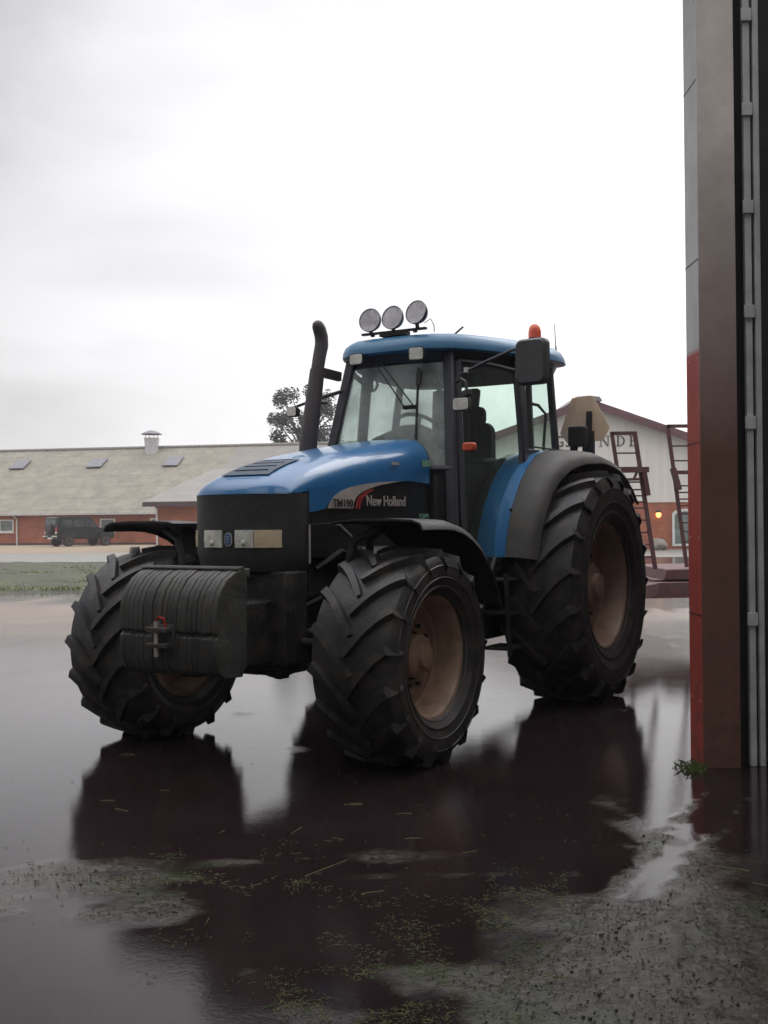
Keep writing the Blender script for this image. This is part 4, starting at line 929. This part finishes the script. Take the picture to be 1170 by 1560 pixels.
# ------------------------------------------------------------------ GROUND
def fb(x, y, s, o=0): return noise.fractal(Vector((x * s + o, y * s - o, o * .7)), .9, 2.1, 6)
def seg_d(px, py, ax_, ay, bx, by):
    t = max(0, min(1, ((px - ax_) * (bx - ax_) + (py - ay) * (by - ay)) / ((bx - ax_) ** 2 + (by - ay) ** 2)))
    return math.hypot(px - ax_ - t * (bx - ax_), py - ay - t * (by - ay)), t
BL = [  # (x, y, rx, ry, weight): where the surface stands out of the water
    (1.2, 4.0, .75, 1.1, .85), (.35, 3.3, .7, .42, .6), (.95, 3.3, .9, .7, .8), (-1.5, 4.80, .75, .36, 1.05), (-.95, 4.35, .35, .25, .75),
    (2.6, 4.5, .9, 3, .05), (-3.5, 17.5, 6, 2.4, .9), (-9, 19, 6, 3.5, 1.0), (4.8, 16.5, 3.2, 2.6, .85), (-5, 15.0, 2.5, .6, .5), (-3.2, 12.2, .8, .3, .35), (-2.4, 9.3, .5, .15, .3), (1.9, 6.7, .25, .5, .5), (.2, 5.05, .7, .10, .34), (-.5, 4.95, .6, .08, .34), (-.1, 4.75, .9, .05, .34), (.1, 3.75, .5, .2, .35), (.75, 4.1, .4, .5, .3), (4, 30, 9, 6, .4)]
def height(x, y):
    h = -.47 + .58 * fb(x, y, 1.3, 3.1) + .22 * fb(x, y, 4.0, 9.7)
    for bx, by, rx, ry, w in BL:
        q = ((x - bx) / rx) ** 2 + ((y - by) / ry) ** 2
        h += w * math.exp(-q * 1.2)
    for off, (a, b_, c_, d_) in enumerate([(1.80, 6.2, .72, 4.15), (1.95, 6.0, .98, 4.2)]):
        d, t = seg_d(x, y, a, b_, c_, d_); h += .9 * math.exp(-(d / .045) ** 2) * (.6 + .8 * fb(x, y, 9, 1))
    return h
def axis_pts(lo, hi, d0, d1, fine, grow=1.10, end=400):
    v = []; x = d0
    while x <= d1: v.append(x); x += fine
    st = fine
    a = d0; left = []
    while a > lo: st *= grow; a -= st; left.append(a)
    st = fine; a = v[-1]; right = []
    while a < hi: st *= grow; a += st; right.append(a)
    return left[::-1] + v + right
X = axis_pts(-400, 400, -2.4, 3.0, .03); Yv = axis_pts(-30, 600, 2.6, 8.0, .03, 1.06)
vs = []; wet = []
for y in Yv:
    for x in X:
        h = height(x, y); b_ = max(0.0, min(1.0, h * 4.0))
        amp = .012 * (1 if y < 12 else .5)
        vs.append((x, y, amp * max(0, min(h, .7)) * (1 + .9 * fb(x, y, 14, 5) * b_))); wet.append(b_)
nx = len(X)
fs = [(j * nx + i, j * nx + i + 1, (j + 1) * nx + i + 1, (j + 1) * nx + i) for j in range(len(Yv) - 1) for i in range(nx - 1)]
me = bpy.data.meshes.new('ground'); me.from_pydata(vs, [], fs)
at = me.attributes.new('bare', 'FLOAT', 'POINT'); at.data.foreach_set('value', wet)
for p in me.polygons: p.use_smooth = True
gm = bpy.data.materials.new('wet_yard'); gm.use_nodes = True
nt = gm.node_tree; N = nt.nodes; L = nt.links; p = N['Principled BSDF']
tc = N.new('ShaderNodeTexCoord'); at_ = N.new('ShaderNodeAttribute'); at_.attribute_name = 'bare'
def nzn(scale, detail=6, rough=.6):
    n = N.new('ShaderNodeTexNoise'); n.inputs['Scale'].default_value = scale; n.inputs['Detail'].default_value = detail; n.inputs['Roughness'].default_value = rough; L.new(tc.outputs['Object'], n.inputs['Vector']); return n
def mrn(src, a, b, c, d):
    n = N.new('ShaderNodeMapRange'); n.inputs['From Min'].default_value = a; n.inputs['From Max'].default_value = b; n.inputs['To Min'].default_value = c; n.inputs['To Max'].default_value = d; L.new(src, n.inputs['Value']); return n.outputs[0]
def mxc(f, a, b):
    n = N.new('ShaderNodeMix'); n.data_type = 'RGBA'
    if isinstance(f, float): n.inputs[0].default_value = f
    else: L.new(f, n.inputs[0])
    for s_, v in ((6, a), (7, b)):
        if isinstance(v, tuple): n.inputs[s_].default_value = (*v, 1)
        else: L.new(v, n.inputs[s_])
    return n.outputs[2]
na = nzn(1.7); nb_ = nzn(26, 4); nc = nzn(.25, 5)
wetc = mxc(mrn(na.outputs['Fac'], .35, .65, 0, 1), (.013, .006, .008), (.021, .012, .014))
ng = nzn(130, 3, .7); wetc = mxc(mrn(ng.outputs['Fac'], .50, .66, 0, .75), wetc, (.050, .034, .034))
wetc = mxc(mrn(nzn(300, 2, .7).outputs['Fac'], .60, .68, 0, .8), wetc, (.11, .10, .095))
barec = mxc(mrn(nb_.outputs['Fac'], .4, .6, 0, 1), (.034, .027, .023), (.090, .076, .068))
sp = N.new('ShaderNodeSeparateXYZ'); L.new(tc.outputs['Object'], sp.inputs[0])
moss = mxc(mrn(na.outputs['Fac'], .50, .60, 0, .55), barec, (.045, .065, .028))
far = mrn(sp.outputs['Y'], 12, 19, 0, 1)
mud = mxc(mrn(nc.outputs['Fac'], .4, .6, 0, 1), (.17, .115, .085), (.24, .19, .15))
bare2 = mxc(far, moss, mud)
cc = mxc(at_.outputs['Fac'], wetc, bare2); L.new(cc, p.inputs['Base Color'])
sum_ = N.new('ShaderNodeMath'); sum_.operation = 'MULTIPLY'; L.new(at_.outputs['Fac'], sum_.inputs[0]); L.new(mrn(nb_.outputs['Fac'], .35, .65, .5, 1.1), sum_.inputs[1])
rb = N.new('ShaderNodeMath'); rb.operation = 'ADD'; L.new(mrn(sum_.outputs[0], 0, 1, 0, .10), rb.inputs[0])
r0 = N.new('ShaderNodeMath'); r0.operation = 'ADD'; L.new(mrn(nzn(1.1, 7, .65).outputs['Fac'], .42, .62, .022, .085), r0.inputs[0]); L.new(mrn(sp.outputs['Y'], 8, 16, 0, .09), r0.inputs[1])
L.new(r0.outputs[0], rb.inputs[1]); L.new(rb.outputs[0], p.inputs['Roughness'])
p.inputs['IOR'].default_value = 1.34
bp = N.new('ShaderNodeBump'); bp.inputs['Distance'].default_value = .008; L.new(mrn(at_.outputs['Fac'], 0, 1, .055, .55), bp.inputs['Strength'])
nd = nzn(38, 5, .7); L.new(nd.outputs['Fac'], bp.inputs['Height'])
b0 = N.new('ShaderNodeBump'); b0.inputs['Distance'].default_value = .02; b0.inputs['Strength'].default_value = .03
L.new(nzn(7, 4, .6).outputs['Fac'], b0.inputs['Height']); L.new(b0.outputs[0], bp.inputs['Normal']); L.new(bp.outputs[0], p.inputs['Normal'])
me.materials.append(gm)
o = bpy.data.objects.new('ground', me); col.objects.link(o); tag(o, kind='structure')

def sheet_obj(name, poly, z, m, kind='structure'):
    b = MB(); b.v = [(x, y, z) for x, y in poly]; b.f = [tuple(range(len(poly)))]; o = b.build(name, m); tag(o, kind=kind); return o
conc = mat('pale_road', (.22, .21, .185), (.17, .165, .15), 1.2, .35, .6)
tan = mat('tan_gravel', (.30, .23, .16), (.22, .17, .12), 1.5, .8)
sheet_obj('road', [(-60, 43.5), (20, 43.5), (60, 44), (60, 56), (-60, 62)], .006, conc)
sheet_obj('gravel', [(-60, 60), (-12, 57), (-12, 90), (-60, 92)], .010, tan)
# grass verge, raised a little
vm = mat('verge_soil', (.052, .066, .022), (.030, .023, .016), .9, .7, bump=.6, bscale=6)
gx = [-26 + i * .6 for i in range(38)]; gy = [24 + j * .7 for j in range(28)]
b = MB(); b.v = []; 
for y in gy:
    for x in gx:
        e = min((x + 26) / 2, (-4.4 - x) / 1.5, (y - 24) / 1.5, (42.9 - y) / 2, 1); b.v.append((x, y, -.02 + .10 * max(0, e) + .08 * max(0, e) * fb(x, y, .5, 2)))
n_ = len(gx); b.f = [(j * n_ + i, j * n_ + i + 1, (j + 1) * n_ + i + 1, (j + 1) * n_ + i) for j in range(len(gy) - 1) for i in range(n_ - 1)]
o = b.build('verge', vm, smooth=True, angle=80); tag(o, kind='structure')
blade = mat('grass_blade', (.14, .19, .045), (.085, .10, .04), .7, .6)
b = MB(); vs = []; fs = []
for k in range(30000):
    x = random.uniform(-22, -4.6); y = 24.6 + 17.5 * random.random() ** 1.3
    if fb(x, y, .45, 11) < -.02 - .35 * (1 - (y - 24) / 18): continue
    h = random.uniform(.03, .09); a = random.uniform(0, math.pi); w = .02; dx, dy = math.cos(a) * w, math.sin(a) * w; lx, ly = random.gauss(0, .06), random.gauss(0, .06)
    z = .05; o_ = len(vs); vs += [(x - dx, y - dy, z), (x + dx, y + dy, z), (x + lx, y + ly, z + h)]; fs.append((o_, o_ + 1, o_ + 2))
b.v = vs; b.f = fs; o = b.build('grass', blade); tag(o, kind='stuff')

# straw and cut grass floating on the wet yard
straw = mat('straw', (.22, .21, .08), (.07, .11, .035), 14, .6)
b = MB()
def stem(x, y, Ln, a, r=.0018, z=.004):
    pts = []; cx, cy = x, y; n = 4; bend = random.gauss(0, .12)
    for k in range(n + 1): pts.append((cx, cy, z + .0008 * math.sin(k))); cx += Ln / n * math.cos(a); cy += Ln / n * math.sin(a); a += bend / n
    b.tube(pts, r, 4)
def gpx(px, py):
    v = (py - 780) ; D = CAMH * F / (py - 794 - (585 - px) * .0087); return (px - 585) / F * D, D
for px, py, L_, a in ((180, 1150, .10, 0), (172, 1232, .10, -.6), (460, 1335, .28, .9), (440, 1270, .12, 1.2), (520, 1226, .10, 0), (600, 1240, .08, .1), (612, 1278, .08, .1), (530, 1225, .06, .2), (330, 1270, .06, 1.3),
                      (150, 1220, .08, 0), (545, 1362, .1, .4), (310, 1405, .05, 1.5), (1085, 1320, .14, -.5), (1140, 1345, .1, -.7), (570, 1155, .06, .4), (240, 1205, .06, .1), (700, 1300, .08, .5)):
    x, y = gpx(px, py); stem(x, y, L_, a)
def scatter(n, px0, px1, py0, py1, Ln, spread=0.0):
    for k in range(n):
        px = random.uniform(px0, px1); py = random.uniform(py0, py1) + random.gauss(0, spread); x, y = gpx(px, max(py, 1000))
        if fb(x, y, 5.0, 21) < random.uniform(-.12, .22): continue
        stem(x, y, Ln * random.uniform(.2, 1.0) * random.choice((.6, 1, 1, 1.8)), random.uniform(0, 6.28), random.choice((.0006, .0008, .0012)))
scatter(800, 160, 540, 1335, 1350, .025, 5); scatter(160, 160, 280, 1298, 1312, .025, 4); scatter(90, 360, 520, 1285, 1310, .03, 8); scatter(60, 440, 520, 1300, 1345, .04, 6)
scatter(3600, 480, 860, 1380, 1560, .018, 25); scatter(1500, 400, 700, 1480, 1560, .018, 10); scatter(1100, 700, 860, 1330, 1420, .018, 15); scatter(120, 640, 980, 1180, 1420, .025, 20); scatter(60, 0, 560, 1050, 1400, .02, 30); scatter(200, 200, 400, 1400, 1500, .02, 10); scatter(40, 1060, 1170, 1180, 1400, .03, 10)
scatter(60, 0, 220, 1290, 1400, .02, 10)
o = b.build('straw_litter', straw); tag(o, kind='stuff')
wd_ = MB(); vs = []; fs = []
for k in range(130):
    x = 1.86 + random.gauss(0, .05); y = 6.72 + random.gauss(0, .07); x = min(x, 1.915)
    a = random.uniform(0, 6.3); h = random.uniform(.01, .045); l = random.uniform(.0, .05); w = .003; o_ = len(vs)
    vs += [(x - w, y, .0), (x + w, y, .0), (x + l * .6 * math.cos(a), y + l * .6 * math.sin(a), h * .8), (x + l * math.cos(a) * 1.5, y + l * math.sin(a) * 1.5, h)]; fs += [(o_, o_ + 1, o_ + 2), (o_, o_ + 2, o_ + 3)]
wd_.v = vs; wd_.f = fs; o = wd_.build('weeds', blade); tag(o, kind='stuff')
# gravelly crumbs where the surface stands out of the water
crumb = mat('crumbs', (.075, .065, .058), (.04, .034, .03), 8, .5, .7)
bm0 = bmesh.new(); bmesh.ops.create_icosphere(bm0, subdivisions=1, radius=1); iv = [v.co.copy() for v in bm0.verts]; bf = [tuple(v.index for v in f.verts) for f in bm0.faces]; bm0.free()
b = MB(); cnt = 0
while cnt < 3000:
    x = random.uniform(-2.2, 2.6); y = random.uniform(3.0, 6.6)
    hh = height(x, y)
    if hh < .12 + .25 * random.random(): continue
    s = random.uniform(.0015, .0045) * (1.8 if random.random() < .08 else 1); q = [(x + v.x * s * random.uniform(.8, 1.3), y + v.y * s * random.uniform(.8, 1.3), .004 + .012 * min(hh, .7) + v.z * s * .6) for v in iv]
    b.add(q, bf); cnt += 1
o = b.build('grit', crumb, smooth=True, angle=180); tag(o, kind='stuff')

# ------------------------------------------------------------------ LIGHT
wd = bpy.data.worlds.new('World'); scn.world = wd; wd.use_nodes = True
nt = wd.node_tree; N = nt.nodes; L = nt.links
bg = N['Background']
sky = N.new('ShaderNodeTexSky'); sky.sky_type = 'NISHITA'; sky.sun_disc = False; sky.sun_elevation = R(38); sky.sun_rotation = R(40); sky.air_density = 1.5; sky.dust_density = 4
tc = N.new('ShaderNodeTexCoord'); mp = N.new('ShaderNodeMapping'); mp.inputs['Scale'].default_value = (1, 1, 2.3); L.new(tc.outputs['Generated'], mp.inputs['Vector'])
nz = N.new('ShaderNodeTexNoise'); nz.inputs['Scale'].default_value = 2.1; nz.inputs['Detail'].default_value = 5; nz.inputs['Roughness'].default_value = .5; nz.inputs['Distortion'].default_value = .4; L.new(mp.outputs[0], nz.inputs['Vector'])
mr = N.new('ShaderNodeMapRange'); mr.inputs['From Min'].default_value = .35; mr.inputs['From Max'].default_value = .65; mr.inputs['To Min'].default_value = -.10; mr.inputs['To Max'].default_value = .12; L.new(nz.outputs['Fac'], mr.inputs['Value'])
# brighter towards the hidden sun, behind the cloud on the right
dt = N.new('ShaderNodeVectorMath'); dt.operation = 'DOT_PRODUCT'; L.new(tc.outputs['Generated'], dt.inputs[0]); dt.inputs[1].default_value = (math.sin(R(35)) * math.cos(R(15)), math.cos(R(35)) * math.cos(R(15)), math.sin(R(15)))
m2 = N.new('ShaderNodeMapRange'); m2.inputs['From Min'].default_value = .55; m2.inputs['From Max'].default_value = .97; m2.inputs['To Min'].default_value = .43; m2.inputs['To Max'].default_value = .98; L.new(dt.outputs['Value'], m2.inputs['Value'])
ad = N.new('ShaderNodeMath'); ad.operation = 'ADD'; L.new(mr.outputs[0], ad.inputs[0]); L.new(m2.outputs[0], ad.inputs[1])
sz = N.new('ShaderNodeSeparateXYZ'); L.new(tc.outputs['Generated'], sz.inputs[0])
hz = N.new('ShaderNodeMapRange'); hz.interpolation_type = 'SMOOTHSTEP'; hz.inputs['From Min'].default_value = .0; hz.inputs['From Max'].default_value = .30; hz.inputs['To Min'].default_value = .16; hz.inputs['To Max'].default_value = .0; L.new(sz.outputs['Z'], hz.inputs['Value'])
a3 = N.new('ShaderNodeMath'); a3.operation = 'ADD'; L.new(ad.outputs[0], a3.inputs[0]); L.new(hz.outputs[0], a3.inputs[1]); ad = a3
mz = N.new('ShaderNodeMapRange'); mz.interpolation_type = 'SMOOTHSTEP'; mz.inputs['From Min'].default_value = .46; mz.inputs['From Max'].default_value = 1.0; mz.inputs['To Max'].default_value = 1.7; L.new(sz.outputs['Z'], mz.inputs['Value'])
a2 = N.new('ShaderNodeMath'); a2.operation = 'ADD'; L.new(ad.outputs[0], a2.inputs[0]); L.new(mz.outputs[0], a2.inputs[1]); ad = a2
cm = N.new('ShaderNodeVectorMath'); cm.operation = 'SCALE'; cm.inputs[0].default_value = (.995, .985, 1.01); L.new(ad.outputs[0], cm.inputs['Scale'])
s1 = N.new('ShaderNodeVectorMath'); s1.operation = 'SCALE'; L.new(sky.outputs[0], s1.inputs[0]); s1.inputs['Scale'].default_value = .006
av = N.new('ShaderNodeVectorMath'); av.operation = 'ADD'; L.new(cm.outputs[0], av.inputs[0]); L.new(s1.outputs[0], av.inputs[1])
L.new(av.outputs[0], bg.inputs['Color']); bg.inputs['Strength'].default_value = 1.0
sn = bpy.data.lights.new('sun', 'SUN'); sn.energy = .6; sn.angle = R(30); sn.color = (1, .97, .93)
so = bpy.data.objects.new('sun', sn); col.objects.link(so)
dirv = Vector((math.sin(R(40)) * math.cos(R(38)), math.cos(R(40)) * math.cos(R(38)), math.sin(R(38))))
so.rotation_euler = dirv.to_track_quat('Z', 'Y').to_euler(); so.location = (5, 20, 30)

# rain-damp air
b = MB(); b.box(-70, 70, -20, 140, -1.5, 22)
hm = bpy.data.materials.new('haze_air'); hm.use_nodes = True; nt = hm.node_tree; nt.nodes.remove(nt.nodes['Principled BSDF'])
pv = nt.nodes.new('ShaderNodeVolumePrincipled'); pv.inputs['Color'].default_value = (.9, .9, .92, 1); pv.inputs['Density'].default_value = .0009
nt.links.new(pv.outputs[0], nt.nodes['Material Output'].inputs['Volume'])
o = b.build('haze', hm); tag(o, kind='stuff')

scn.view_settings.view_transform = 'Standard'; scn.view_settings.look = 'None'; scn.view_settings.exposure = .38; scn.view_settings.gamma = 1
scn.cycles.use_denoising = True
scn.cycles.max_bounces = 8; scn.cycles.transparent_max_bounces = 16
